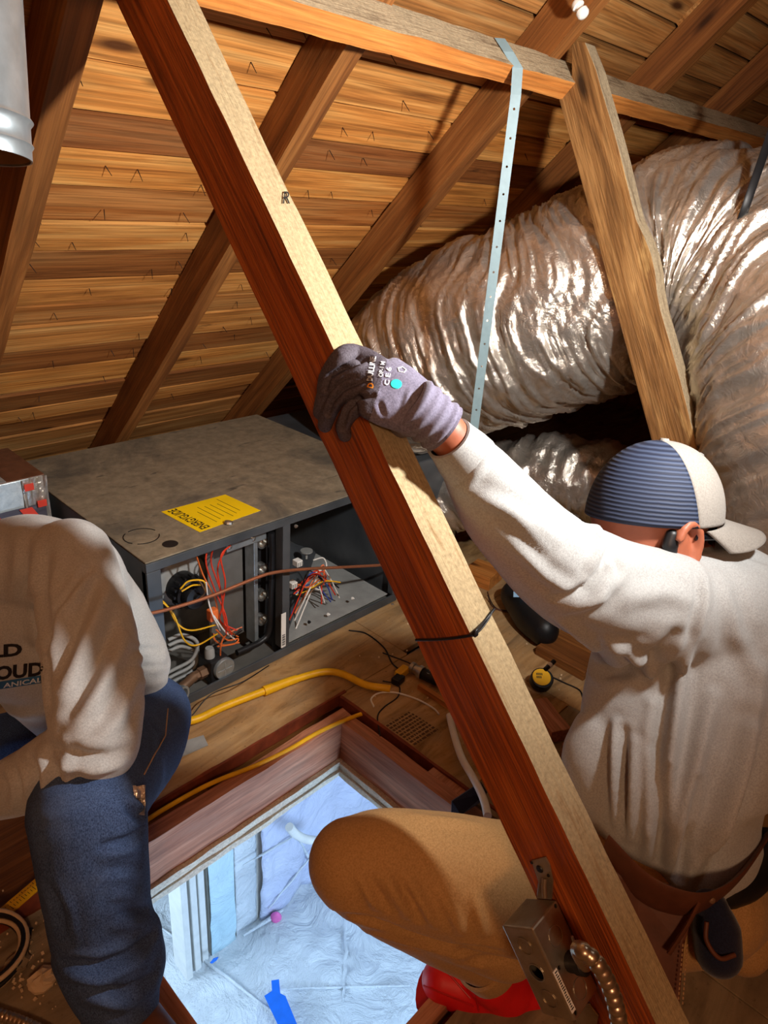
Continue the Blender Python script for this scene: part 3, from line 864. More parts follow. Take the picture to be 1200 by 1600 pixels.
# yellow energy label
lq = [onz(x, y, FZ) for x, y in ((252, 800), (352, 773), (407, 798), (312, 832))]
lab = MB().prism([p + np.array([0, 0, .0003]) for p in lq], (0, 0, .0006)).build('energy_label', M['label_y'], fur)
A, B_ = lq[3], lq[0]; uu = B_ - A; ww = lq[2] - lq[3]
text_quad('label_text', 'ENERGYGUIDE', A + uu * .05 + ww * .20, uu * .9, -ww * .14, M['ink'], lab, .02, (0, 0, .0011))
for i in range(6):
    a = A + ww * (.34 + .09 * i) + uu * (.12 + .05 * (i % 3)); MB().prism([a, a + uu * (.5 + .1 * (i % 2)), a + uu * (.5 + .1 * (i % 2)) + ww * .008, a + ww * .008], (0, 0, .0012)).build('label_line', M['ink'], lab)
tl = MB(); c = onz(357, 818, FZ)
tl.lathe([(.002, 0), (.012, .001), (.010, .006), (.002, .008)], c, (0.2, 0, 1), 12)
tag(tl.build('foil_scrap', M['steel'], None), 'crumpled silver scrap lying by the yellow label', 'scrap')

# copper tube in front
cp = [ony(x, y, FY0 - .03) for x, y in ((170, 968), (226, 960), (270, 950), (330, 931), (400, 903), (432, 894), (480, 889), (540, 886), (612, 882), (700, 876))]
tag(cable('copper_tube', cp, .0042, M['copper'], None, 10, 12), 'thin bent copper tube running across the furnace front', 'pipe')

# supply plenum at the right end of the furnace
pm = thing('supply_plenum', (FX1 + .2, 1.65, 0), 'grey sheet-metal plenum at the right end of the furnace', 'plenum')
MB().bb(FX1 + .003, FX1 + .34, 1.34, 1.98, .05, FZ - .01).build('casing', M['cab'], pm, bevel=.004)
MB().bb(FX1 + .30, FX1 + .36, 1.325, 1.99, .035, FZ + .002).build('foil_flange', M['galv'], pm, bevel=.006)
MB().bb(FX1 + .02, FX1 + .30, 1.36, 1.96, 0, .0495).build('stand', M['rafter'], pm)

# ================================================================== FOIL DUCTS
t = NT('wrinkled_foil'); v = t.coord(); n1 = t.noise(v, 24, 6, .66, 1.2); n2 = t.noise(v, 90, 3, .6)
t.col(t.ramp(n1, [(.3, srgb(196, 188, 176)), (.7, srgb(228, 222, 212))])); x = t.bump(n1, .5, .010); t.bump(n2, .25, .004, x)
M['foil'] = t.set(.29, .84, .5)


def duct(name, path, r, label, step=.0045, n=150, amp=1.0, seed=1, flat=None):
    pts = catmull([P(*q) for q in path], 40); seg = np.linalg.norm(np.diff(pts, axis=0), axis=1); s = np.concatenate([[0], np.cumsum(seg)]); N = int(s[-1] / step)
    si = np.linspace(0, s[-1], N); c = np.stack([np.interp(si, s, pts[:, k]) for k in range(3)], 1)
    rr_ = np.interp(si / s[-1], np.linspace(0, 1, len(r)), r)
    tt = np.gradient(c, axis=0); tt /= np.linalg.norm(tt, axis=1)[:, None]
    sd_ = np.array([0, 0, 1.0]); vs = np.zeros((N, n, 3)); th = np.arange(n) / n * 2 * math.pi
    for i in range(N):
        sd_ = unit(sd_ - tt[i] * (sd_ @ tt[i])); u = np.cross(tt[i], sd_)
        S = np.full(n, si[i]); cx, cy = np.cos(th), np.sin(th)
        wob = .05 * vnoise(np.stack([cx * 1.3 + S * 3, cy * 1.3, S * 2], 1), seed + 9)
        a = vnoise(np.stack([(S + wob) * 34, cx * 1.1, cy * 1.1], 1), seed); b = vnoise(np.stack([(S + wob) * 88, cx * 2.6, cy * 2.6], 1), seed + 1); d = vnoise(np.stack([(S + .4 * wob) * 9, cx * .8, cy * .8], 1), seed + 2)
        e = vnoise(np.stack([S * 110, cx * 16, cy * 16], 1), seed + 3)
        am = amp if np.isscalar(amp) else np.interp(si[i] / s[-1], np.linspace(0, 1, len(amp)), amp)
        h = am * (.011 * (1 - 2 * np.abs(a)) + .006 * (1 - 2 * np.abs(b)) + .0022 * e) + .010 * d
        R_ = rr_[i] + h
        vs[i] = c[i] + sd_ * (cx * R_)[:, None] + u * (cy * R_)[:, None]
    mb = MB(); vv = vs.reshape(-1, 3)
    i_, k_ = np.meshgrid(np.arange(N - 1), np.arange(n), indexing='ij'); l_ = (k_ + 1) % n
    fs = np.stack([i_ * n + k_, i_ * n + l_, (i_ + 1) * n + l_, (i_ + 1) * n + k_], -1).reshape(-1, 4)
    me = bpy.data.meshes.new(name); me.from_pydata(vv.tolist(), [], fs.tolist()); me.materials.append(M['foil'])
    me.polygons.foreach_set('use_smooth', [True] * len(me.polygons)); me.update()
    o = bpy.data.objects.new(name, me); COL.objects.link(o)
    return tag(o, label, 'duct')


duct('foil_duct', [(590, 665, 2.44), (612, 618, 2.36), (660, 572, 2.22), (750, 530, 2.08), (850, 496, 1.97), (960, 452, 1.87), (1070, 416, 1.79), (1185, 432, 1.67), (1268, 525, 1.54), (1300, 660, 1.48), (1352, 870, 1.42), (1425, 1000, 1.50), (1520, 1100, 1.66)],
     [.20, .235, .26, .265, .268, .265, .262, .258, .255, .25, .245, .24, .24], 'large wrinkled silver foil duct bending down behind the strut', amp=[1, 1, 1, 1, 1, 1, .9, .7, .45, .4, .4])
duct('foil_duct', [(705, 772, 2.5), (840, 745, 2.32), (960, 760, 2.2), (1080, 830, 2.1)], [.13, .13, .13], 'smaller dark foil duct in the shadow under the large duct', step=.008, n=72, seed=20)

# black webbing that holds the large duct
wb = [P(1225, 150, 1.42), P(1200, 222, 1.42), P(1168, 315, 1.43), P(1145, 382, 1.50)]
o = MB().tube(catmull(wb, 8), [.0085] * 20 + [.006, .005, .004, .003, .003], 10, ry=.0018, side=AX[0]).build('webbing_strap', M['black'], None, smooth=True)
tag(o, 'black webbing strap looped round the large foil duct', 'strap')

# ================================================================== RETURN BOX, VENT PIPE
zb = .505
kcor = onz(70, 741, zb)
M['leather_top'] = m_plain('brown_facing', srgb(112, 74, 54), .5, .2, .15, 30, .3)
rb = thing('return_box', (kcor[0] - .25, kcor[1] + .2, 0), 'foil-wrapped duct box with taped corner beside the furnace', 'duct box')
t = NT('white_duct_wrap'); v = t.coord(); n1 = t.noise(v, 60, 5, .7, .6); t.col(t.ramp(n1, [(.3, srgb(176, 190, 196)), (.7, srgb(220, 230, 232))])); t.bump(n1, .4, .003); M['wrap'] = t.set(.4, .35, .5)
MB().bb(kcor[0] - .6, kcor[0] - .006, kcor[1], 1.95, .02, zb - .002).build('wrapped_body', M['wrap'], rb, bevel=.002)
MB().bb(kcor[0] - .6, kcor[0] - .0, kcor[1] + .002, 1.95, zb - .0018, zb).build('brown_top', M['leather_top'], rb, bevel=.001)
MB().bb(kcor[0] - .6, kcor[0] - .09, kcor[1] + .004, 1.95, zb, zb + .0012).build('grey_cover', M['grey'], rb)


def crinkle(x0, x1, z0, z1, y, mat, name, seed, amp=.004, parent=None, nu=14, nv=24):
    return MB().grid(lambda u, w: (x0 + (x1 - x0) * u, y - .002 - amp * abs(vnoise(np.array([[u * 4 + seed, w * 6, seed]]))[0]), z0 + (z1 - z0) * w), nu, nv).build(name, mat, parent, fix=False)


crinkle(kcor[0] - .058, kcor[0] + .001, .02, zb, kcor[1], M['foil'], 'foil_tape', 3, .006, rb)
M['tape_red'] = m_plain('red_print', srgb(206, 62, 44), .5, 0, .1)
M['tape_dark'] = m_plain('dark_print', srgb(84, 80, 90), .4, .3, .1)
zlo = kcor[2] - .072
crinkle(kcor[0] - .4, kcor[0] - .010, zlo - .075, zlo, kcor[1] - .003, M['tape_dark'], 'printed_tape', 5, .002, rb)
for dx in (-.24, -.155, -.075):
    MB().prism([(kcor[0] + dx, kcor[1] - .010, zlo - .002), (kcor[0] + dx + .03, kcor[1] - .010, zlo - .002), (kcor[0] + dx + .055, kcor[1] - .010, zlo - .05), (kcor[0] + dx + .025, kcor[1] - .010, zlo - .05)], (0, .001, 0)).build('red_mark', M['tape_red'], rb)
for (dz, dx) in ((.0, -.045), (-.05, -.02)):
    MB().box((kcor[0] + dx, kcor[1] - .011, zb - .02 + dz), (.022, .001, .018)).build('red_mark', M['tape_red'], rb)

vp = thing('vent_pipe', P(-52, 240, .66), 'galvanised vent pipe with open crimped end hanging from the roof', 'pipe')
c0 = P(-52, 240, .66); pr = .0557; vax = unit(np.array([.02, .03, 1]) + AX[2] * .14)
MB().lathe([(pr - .0016, 0), (pr, 0), (pr, .010), (pr + .002, .013), (pr, .016), (pr, .03), (pr + .003, .034), (pr, .038), (pr, .47), (pr - .0016, .47), (pr - .0016, 0)], c0, vax, 48, cap=False).build('pipe_wall', M['galv'], vp, smooth=True)
M['cream'] = m_plain('cream_liner', srgb(206, 178, 140), .7, 0, .08)
MB().lathe([(pr - .002, .002), (pr - .003, .30), (.001, .31)], c0, vax, 48, cap=False).build('liner', M['cream'], vp, smooth=True)

# ================================================================== PEOPLE
def loft(mb, rows, side=None, n=20, k=5):
    """rows: (point, rx, ry). Smooth closed tube with rounded ends."""
    pts = catmull([r[0] for r in rows], k) if len(rows) > 2 else np.array([rows[0][0] + (rows[1][0] - rows[0][0]) * j / k for j in range(k + 1)])
    tq = np.linspace(0, len(rows) - 1, len(pts)); rx = np.interp(tq, range(len(rows)), [r[1] for r in rows]); ry = np.interp(tq, range(len(rows)), [r[2] for r in rows])
    d0 = unit(pts[0] - pts[1]); d1 = unit(pts[-1] - pts[-2]); A = [0.35, .7, 1.05, 1.35]
    pre = [(pts[0] + d0 * min(rx[0], ry[0]) * math.sin(a), rx[0] * math.cos(a), ry[0] * math.cos(a)) for a in A][::-1]
    post = [(pts[-1] + d1 * min(rx[-1], ry[-1]) * math.sin(a), rx[-1] * math.cos(a), ry[-1] * math.cos(a)) for a in A]
    allr = pre + list(zip(pts, rx, ry)) + post
    mb.tube([r[0] for r in allr], [r[1] for r in allr], n, ry=[r[2] for r in allr], side=side)
    return mb


def pxl(mb, rows, side=None, n=20, k=5):
    return loft(mb, [(P(r[0], r[1], r[2]), r[3], r[4] if len(r) > 4 else r[3]) for r in rows], AX[0] if side is None else side, n, k)


def union(name, mb, voxel, iters=4, mat=None, parent=None):
    o = mb.build(name + '_tmp', mat, None)
    r = o.modifiers.new('r', 'REMESH'); r.mode = 'VOXEL'; r.voxel_size = voxel; r.use_smooth_shade = True
    s = o.modifiers.new('s', 'SMOOTH'); s.factor = .5; s.iterations = iters
    dg = bpy.context.evaluated_depsgraph_get(); dg.update()
    me = bpy.data.meshes.new_from_object(o.evaluated_get(dg)); old = o.data; bpy.data.objects.remove(o); bpy.data.meshes.remove(old)
    me.name = name; me.materials.clear()
    for m in (mat if isinstance(mat, (list, tuple)) else [mat]): me.materials.append(m)
    me.polygons.foreach_set('use_smooth', [True] * len(me.polygons))
    o = bpy.data.objects.new(name, me); COL.objects.link(o)
    if parent is not None: attach(o, parent)
    return o


def arrays(me):
    n = len(me.vertices); v = np.empty(n * 3); me.vertices.foreach_get('co', v); nr = np.empty(n * 3); me.vertices.foreach_get('normal', nr)
    return v.reshape(-1, 3), nr.reshape(-1, 3)


def bvh_of(o):
    me = o.data; return BVHTree.FromPolygons([v.co[:] for v in me.vertices], [tuple(p.vertices) for p in me.polygons])


def cast(bv, x, y):
    h = bv.ray_cast(Vector(CAM), Vector(ray(x, y)).normalized()); return (np.array(h[0]), np.array(h[1])) if h[0] is not None else None


def folds(o, fl, wave=None):
    bv = bvh_of(o); me = o.data; v, nr = arrays(me); disp = np.zeros(len(v))
    for pts, w, a in fl:
        c = []
        for (x0, y0), (x1, y1) in zip(pts[:-1], pts[1:]):
            for j in range(8):
                h = cast(bv, x0 + (x1 - x0) * j / 8, y0 + (y1 - y0) * j / 8)
                if h: c.append(h[0])
        if len(c) < 3: continue
        c = np.array(c); seg = np.concatenate([[0], np.cumsum(np.linalg.norm(np.diff(c, axis=0), axis=1))]); ns = max(8, int(seg[-1] / (w * .35))); c = np.stack([np.interp(np.linspace(0, seg[-1], ns), seg, c[:, k]) for k in range(3)], 1)
        for _ in range(3): c[1:-1] = (c[:-2] + c[1:-1] * 2 + c[2:]) / 4
        idx = np.where(((v > c.min(0) - 4 * w) & (v < c.max(0) + 4 * w)).all(1))[0]
        if not len(idx): continue
        D = np.linalg.norm(v[idx][:, None, :] - c[None], axis=2); j = D.argmin(1); d = D.min(1)
        fade = np.sin(np.pi * (.12 + .76 * j / (len(c) - 1)))
        disp[idx] += a * fade * (np.exp(-(d / w) ** 2) - .45 * np.exp(-((d - 1.9 * w) / w) ** 2))
    if wave:
        for (sc, amp, sd) in wave: disp += amp * vnoise(v @ sc, sd)
    v = v + nr * disp[:, None]
    me.vertices.foreach_set('co', v.reshape(-1)); me.update()


def decal(name, body, bv, o, u, vv, mat, parent, bold=.02, lift=.0012):
    """Lettering laid on a curved surface: o, u, vv give the text frame in the picture, each vertex is dropped on the surface."""
    vs, fs = text2d(body, bold)
    me = bpy.data.meshes.new('d'); me.from_pydata([(a, b, 0) for a, b in vs], [], fs); bm = bmesh.new(); bm.from_mesh(me)
    bmesh.ops.triangulate(bm, faces=bm.faces); bmesh.ops.subdivide_edges(bm, edges=[e for e in bm.edges if e.calc_length() > .12], cuts=2, use_grid_fill=True)
    q = [v.co[:2] for v in bm.verts]; bm.verts.index_update(); f2 = [[v.index for v in f.verts] for f in bm.faces]; bm.free(); bpy.data.meshes.remove(me)
    out = []; last = None
    for a, b in q:
        h = cast(bv, o[0] + u[0] * a + vv[0] * b, o[1] + u[1] * a + vv[1] * b)
        if h is None: h = last
        last = h
        n_ = h[1] if h[1] @ (CAM - h[0]) > 0 else -h[1]
        out.append(h[0] + n_ * lift)
    return MB().add(out, f2).build(name, mat, parent, fix=False)


def m_skin(name, c):
    t = NT(name); v = t.coord(); f = t.noise(v, 40, 4, .6); t.col(t.ramp(f, [(.3, tuple(x * .8 for x in c[:3]) + (1,)), (.7, c)])); t.bump(t.noise(v, 220, 2), .12, .001)
    t.b.inputs['Subsurface Weight'].default_value = .08; t.b.inputs['Subsurface Radius'].default_value = (.01, .004, .002)
    return t.set(.5, 0, .4)


M['skin'] = m_skin('skin', srgb(160, 92, 66))
M['shirt'] = m_fabric('grey_marl_shirt', srgb(172, 174, 173), srgb(150, 151, 150))
M['shirt2'] = m_fabric('grey_marl_shirt_print', srgb(186, 187, 185), srgb(162, 162, 161))
M['cuff'] = m_fabric('ribbed_cuff', srgb(172, 174, 173), srgb(148, 149, 148), 1400)
M['tan'] = m_fabric('tan_work_trousers', srgb(190, 150, 98), srgb(164, 126, 78), 1200, .7, .1)
t = NT('blue_denim'); v = t.coord(); a = t.noise(v, 10, 5, .6); b = t.noise(t.coord((1, 1, .5)), 620, 2, .5); c = t.ramp(b, [(.3, srgb(40, 54, 84)), (.7, srgb(76, 98, 138))])
c = t.mix(c, srgb(100, 120, 154), t.ramp(a, [(.52, (0, 0, 0, 1)), (.8, (.4, .4, .4, 1))])); t.col(c); t.bump(b, .3, .001); M['denim'] = t.set(.9, 0, .2)
M['glove'] = m_fabric('grey_knit_glove', srgb(126, 122, 142), srgb(98, 94, 112), 1300, .85, .15)
t = NT('dark_coated_glove'); v = t.coord(); b = t.noise(v, 500, 3, .6); t.col(t.ramp(b, [(.3, srgb(58, 52, 58)), (.7, srgb(92, 86, 96))])); t.bump(b, .5, .001); M['glove_coat'] = t.set(.75, 0, .3)
M['cap_grey'] = m_fabric('grey_cap_cloth', srgb(142, 137, 130), srgb(124, 119, 112), 1200, .9, .1)
t = NT('navy_cap_mesh'); v = t.coord((1, 1, 1)); w_ = t.n('ShaderNodeTexWave', wave_type='BANDS', bands_direction='Z'); w_.inputs['Scale'].default_value = 52; w_.inputs['Distortion'].default_value = .6; w_.inputs['Detail'].default_value = 1; t.l(v, w_.inputs['Vector'])
t.col(t.ramp(w_.outputs['Fac'], [(.25, srgb(24, 30, 48)), (.85, srgb(54, 64, 86))])); t.bump(w_.outputs['Fac'], .5, .002); M['cap_mesh'] = t.set(.7, 0, .3)
M['navy'] = m_fabric('navy_cloth', srgb(30, 36, 60), srgb(20, 24, 44))
M['leather'] = m_plain('brown_leather', srgb(92, 52, 34), .55, 0, .15, 30, .2)
M['stitch'] = m_plain('tan_stitching', srgb(176, 136, 96), .8, 0, .05)
M['shoe_red'] = m_plain('red_shoe', srgb(222, 24, 30), .5, 0, .12, 12, .1)
M['shoe_sole'] = m_plain('red_sole', srgb(196, 26, 28), .45, 0, .08)
M['hair'] = m_plain('dark_hair', srgb(44, 30, 24), .7, 0, .3, 80, .5)
M['lens'] = m_plain('dark_lens', srgb(14, 16, 22), .12, 0, .05, 20, 0)


def head_lofts(mb, O, ex, ey, ez, s=1.0, facing=1):
    q = lambda x, y, z: O + (ex * x + ey * y + ez * z) * s
    loft(mb, [(q(-.008, 0, .048), .070 * s, .056 * s), (q(-.006, 0, .030), .086 * s, .070 * s), (q(-.004, 0, .0), .093 * s, .075 * s), (q(.004, 0, -.045), .084 * s, .067 * s), (q(.022, 0, -.085), .064 * s, .055 * s), (q(.038, 0, -.118), .040 * s, .038 * s)], side=ex, n=28)
    loft(mb, [(q(.078, 0, -.012), .011 * s, .010 * s), (q(.094, 0, -.040), .013 * s, .012 * s), (q(.104, 0, -.058), .015 * s, .016 * s)], side=ex, n=12)      # nose
    loft(mb, [(q(.078, -.022, -.088), .012 * s, .008 * s), (q(.088, 0, -.089), .014 * s, .008 * s), (q(.078, .022, -.088), .012 * s, .008 * s)], side=ex, n=12)   # mouth
    loft(mb, [(q(.070, -.040, .004), .012 * s, .008 * s), (q(.088, 0, .006), .012 * s, .008 * s), (q(.070, .040, .004), .012 * s, .008 * s)], side=ex, n=12)      # brow
    loft(mb, [(q(-.028, 0, -.05), .058 * s, .056 * s), (q(-.036, 0, -.09), .054 * s, .054 * s), (q(-.036, 0, -.125), .050 * s, .050 * s)], side=ex, n=20)      # neck
    for sy in (-1, 1):
        ring = [q(.006 + .021 * math.cos(a) + .003, sy * (.077 + .010 * (1 - math.cos(a)) * .5), -.034 + .034 * math.sin(a)) for a in np.linspace(-2.1, 2.9, 16)]
        mb.tube(ring, .0075 * s, 8)
        loft(mb, [(q(.004, sy * .070, -.062), .014 * s, .008 * s), (q(.002, sy * .074, -.035), .015 * s, .008 * s), (q(-.004, sy * .074, -.012), .012 * s, .008 * s)], side=ex, n=12)
    return q


# ------------------------------------------------------------------ person holding the brace
man = thing('person', (.80, .17, 0), 'person in grey long-sleeved shirt and trucker cap squatting by the hatch, gripping the brace', 'person')
HO = P(1020, 800, 1.07)
ex = math.cos(.22) * AX[0] + math.sin(.22) * AX[2]; ez = math.cos(.20) * (-AX[1]) - math.sin(.20) * AX[2]; ex = unit(ex - .03 * AX[1] * -1); ey = unit(np.cross(ez, ex)); ez = np.cross(ex, ey)

arm = [(722, 708, .820, .030), (738, 728, .835, .037), (785, 795, .868, .052), (835, 848, .905, .060), (890, 895, .95, .072), (960, 930, .99, .078), (1040, 955, 1.02, .088)]
arm_in = [(672, 656, .799, .022), (694, 674, .803, .0245)] + [(a, b, c, r * .8) for a, b, c, r in arm]
legL = [(905, 1395, 1.03, .095), (800, 1385, 1.01, .088), (690, 1362, .985, .078), (600, 1345, .96, .068), (548, 1346, .95, .058)]
shinL = [(548, 1352, .95, .056), (610, 1396, 1.0, .058), (690, 1448, 1.07, .054), (768, 1500, 1.13, .044)]
tors = [(1076, 1318, 1.04, .105, .085), (1058, 1255, 1.05, .142, .115), (1062, 1180, 1.06, .155, .12), (1095, 1080, 1.08, .172, .125), (1125, 1000, 1.09, .178, .12), (1140, 950, 1.10, .165, .10), (1140, 925, 1.12, .12, .08)]
armR = [(1290, 985, 1.10, .080), (1330, 1120, 1.03, .062), (1335, 1260, .97, .052), (1310, 1360, .93, .043)]
legR = [(1090, 1400, 1.08, .095), (1160, 1360, 1.20, .088), (1215, 1330, 1.31, .07)]
shinR = [(1215, 1338, 1.31, .062), (1190, 1410, 1.27, .055), (1160, 1480, 1.22, .045)]

# glove geometry
def onh(x, y, h): return onplane(x, y, ba + bn * h, bn)


mcp = [onh(592, 573, .030), onh(590, 593, .030), onh(594, 616, .029), onh(603, 640, .028)]
ovr = [onh(556, 553, .0145), onh(552, 580, .015), onh(562, 604, .0145), onh(577, 629, .0135)]
pip = [onx(533, 557, .545), onx(524, 592, .543), onx(532, 618, .543), onx(550, 643, .545)]
dip = [onx(514, 585, .5415), onx(508, 620, .541), onx(515, 644, .541), onx(537, 664, .542)]
tip = [onx(507, 608, .5435), onx(501, 644, .543), onx(508, 664, .543), onx(539, 680, .5445)]
frad = [.0108, .0110, .0107, .0098]
wrist = P(658, 642, .795)


def hand_lofts(mb, k):
    for a, o_, b, c, d, r in zip(mcp, ovr, pip, dip, tip, frad):
        back = a + (wrist - a) * .25
        loft(mb, [(back, r * 1.1 * k, r * 1.1 * k), (a, r * 1.22 * k, r * 1.15 * k), (o_, r * 1.05 * k, r * k), (b, r * 1.03 * k, r * k), (c, r * .98 * k, r * .95 * k), (d, r * .88 * k, r * .85 * k)], n=14)
    m1 = sum(mcp) / 4
    sd = unit(mcp[3] - mcp[0])
    loft(mb, [(m1, .044 * k, .017 * k), (m1 + (wrist - m1) * .35, .042 * k, .021 * k), (m1 + (wrist - m1) * .7, .038 * k, .023 * k), (wrist, .033 * k, .026 * k)], side=sd, n=26)
    # thumb passing under the timber
    th = [wrist + (m1 - wrist) * .35 + sd * .022, onx(606, 668, .628), onx(588, 678, .618), onx(572, 676, .606)]
    loft(mb, [(th[0], .019 * k, .017 * k), (th[1], .015 * k, .014 * k), (th[2], .012 * k, .012 * k), (th[3], .010 * k, .010 * k)], n=14)


bm_ = MB()
head_lofts(bm_, HO, ex, ey, ez)
pxl(bm_, arm_in); pxl(bm_, [(a, b, c, x * .86, y * .86) for a, b, c, x, y in tors])
for L in (legL, shinL, armR, legR, shinR): pxl(bm_, [(a, b, c, r * .8) for a, b, c, r in L])
pxl(bm_, [(1120, 975, 1.10, .075), (1220, 985, 1.10, .065), (1290, 990, 1.10, .055)])
pxl(bm_, [(1045, 885, 1.10, .052), (1105, 950, 1.11, .065)])
pxl(bm_, [(905, 1395, 1.03, .085), (1090, 1400, 1.08, .085)])
pxl(bm_, [(1310, 1360, .93, .035), (1300, 1400, .93, .038), (1290, 1440, .94, .03)])
for k in range(4): pxl(bm_, [(1288 + 9 * k, 1425, .935 + .006 * k, .011), (1278 + 10 * k, 1470, .94, .010), (1268 + 10 * k, 1500, .945, .009)], n=10)
hand_lofts(bm_, .30)
body = union('body', bm_, .0042, 3, M['skin'], man)

# shirt
sm = MB(); pxl(sm, arm, n=26); pxl(sm, tors, n=40); pxl(sm, [(a, b, c, r * 1.05) for a, b, c, r in armR])
pxl(sm, [(1000, 955, 1.02, .085), (1090, 965, 1.06, .10), (1200, 980, 1.10, .10), (1290, 985, 1.10, .080)], n=26)
pxl(sm, [(940, 1150, 1.05, .045), (930, 1195, 1.05, .047), (975, 1260, 1.05, .06)], n=20)      # belly of the shirt hanging forward
shirt = union('shirt', sm, .0052, 5, M['shirt'], man)
folds(shirt, [
    ([(1088, 885), (1092, 935), (1078, 1000), (1045, 1060), (1018, 1092)], .006, -0.0051), ([(1100, 900), (1102, 940), (1088, 1005)], .009, 0.0043),
    ([(1070, 1010), (1052, 1150), (1036, 1300)], .010, 0.0116), ([(1048, 1040), (1030, 1160), (1018, 1300)], .008, -0.0101), ([(1115, 1090), (1072, 1250), (1042, 1385)], .010, 0.0130), ([(1170, 1140), (1132, 1280), (1052, 1400)], .011, 0.0145),
    ([(1192, 1050), (1165, 1200), (1105, 1330)], .012, 0.0116), ([(992, 1160), (985, 1330)], .007, 0.0087), ([(962, 1130), (966, 1310)], .007, 0.0087), ([(1016, 1180), (1010, 1360)], .007, 0.0087), ([(975, 1140), (974, 1320)], .006, -0.0087),
    ([(1040, 1200), (1028, 1370)], .006, -0.0101), ([(1090, 1220), (1055, 1390)], .006, -0.0101),
    ([(890, 1010), (950, 1050), (1010, 1040), (1060, 985)], .010, -0.0116), ([(870, 965), (930, 1010), (1000, 1010)], .010, 0.0087), ([(945, 1000), (1000, 1030), (1040, 1075)], .009, 0.0101),
    ([(868, 935), (918, 922), (946, 890), (948, 855)], .007, -0.0087), ([(880, 955), (935, 935), (962, 895)], .010, 0.0087), ([(928, 815), (940, 850), (922, 885)], .008, 0.0087), ([(960, 862), (965, 890), (940, 920)], .008, -0.0072),
    ([(760, 685), (742, 716), (706, 758)], .004, -0.0043), ([(770, 700), (752, 730), (716, 772)], .006, 0.0043), ([(735, 770), (800, 800), (860, 860)], .008, 0.0058), ([(800, 850), (850, 900), (900, 930)], .008, 0.0058), ([(820, 800), (880, 850)], .007, 0.0043),
    ([(1130, 900), (1150, 990), (1190, 1060)], .012, 0.0072), ([(985, 935), (1040, 925), (1080, 940)], .012, 0.0058)],
    wave=[(np.eye(3) * 9, .0025, 3), (np.eye(3) * 34, .0007, 5)])
# ribbed cuff
cf = MB(); loft(cf, [(P(694, 677, .803), .0285, .0285), (P(722, 704, .825), .0345, .0345)], n=30); cfo = cf.build('cuff_tmp', M['cuff']); bpy.data.objects.remove(cfo)
rc = MB(); a0, a1 = P(700, 684, .806), P(730, 718, .83)
rc.lathe([(.026, 0), (.0290, .0005), (.0305, .012), (.0345, .03), (.0365, .046), (.034, .048)], a0, a1 - a0, 40, cap=False)
rc.build('cuff', M['cuff'], man, smooth=True)

# trousers
tm = MB(); pxl(tm, legL, n=28); pxl(tm, shinL, n=24); pxl(tm, [(a, b, c, r * 1.02) for a, b, c, r in legR]); pxl(tm, shinR); pxl(tm, [(905, 1395, 1.03, .095), (1000, 1400, 1.05, .10), (1090, 1400, 1.08, .095)], n=26)
pxl(tm, [(610, 1390, .985, .050), (690, 1425, 1.02, .055), (790, 1470, 1.07, .055)], n=20)      # calf pressed against the thigh
trs = union('trousers', tm, .0056, 5, M['tan'], man)
folds(trs, [([(562, 1372), (590, 1424)], .006, .005), ([(598, 1362), (642, 1440)], .006, .006), ([(575, 1372), (612, 1430)], .005, -.005), ([(640, 1375), (686, 1456)], .006, .006), ([(620, 1370), (662, 1448)], .005, -.005), ([(690, 1395), (726, 1466)], .006, .005), ([(740, 1400), (760, 1470)], .006, .005),
            ([(520, 1425), (600, 1440), (700, 1470), (790, 1490)], .008, -.007), ([(560, 1452), (660, 1478), (770, 1510)], .008, .005), ([(720, 1500), (800, 1498)], .008, -.006), ([(650, 1276), (760, 1290)], .01, .004)], wave=[(np.eye(3) * 12, .002, 8)])
hm = MB(); ha = P(752, 1492, 1.12); hb = P(792, 1520, 1.15); hm.lathe([(.046, 0), (.051, .002), (.052, .028), (.050, .032), (.044, .032)], ha, hb - ha, 32, cap=False); hm.build('trouser_hem', M['tan'], man, smooth=True)

# cap (local head frame)
Hm = Matrix.Identity(4)
for i in range(3): Hm[i][0] = ex[i]; Hm[i][1] = ey[i]; Hm[i][2] = ez[i]; Hm[i][3] = HO[i]


def head_local(o, parent=man):
    attach(o, parent); o.matrix_basis = Hm if parent is man else Hm
    return o


ca, cb, cc = .1035, .086, .112


def dome(u, w, s=1.0):   # u: longitude, w: latitude
    a = 2 * math.pi * u; b = math.pi / 2 * w; r = math.cos(b) ** .9
    return np.array([ca * s * math.cos(a) * r + .002, cb * s * math.sin(a) * r, cc * s * (math.sin(b)) - .004 - .006 * (1 - w) * (1 - math.cos(a)) * .5])


capt = bpy.data.objects.new('cap', None); COL.objects.link(capt); capt.empty_display_size = .03; attach(capt, man); capt.matrix_basis = Matrix.Translation(HO)
capt['label'] = 'grey and navy trucker cap'
def seam_angle(w):
    b = math.pi / 2 * w; r = ca * math.cos(b) ** .9; thr = -.006 + .025 * (1 - math.sin(b)) - .002
    return math.acos(max(-1, min(1, thr / max(r, 1e-6))))


def panel_fn(front):
    def fn(u, w):
        w = min(w, .995); s = seam_angle(w) if w < .96 else math.pi / 2
        a = -s + 2 * s * u if front else s + (2 * math.pi - 2 * s) * u
        return dome(a / (2 * math.pi), w)
    return fn


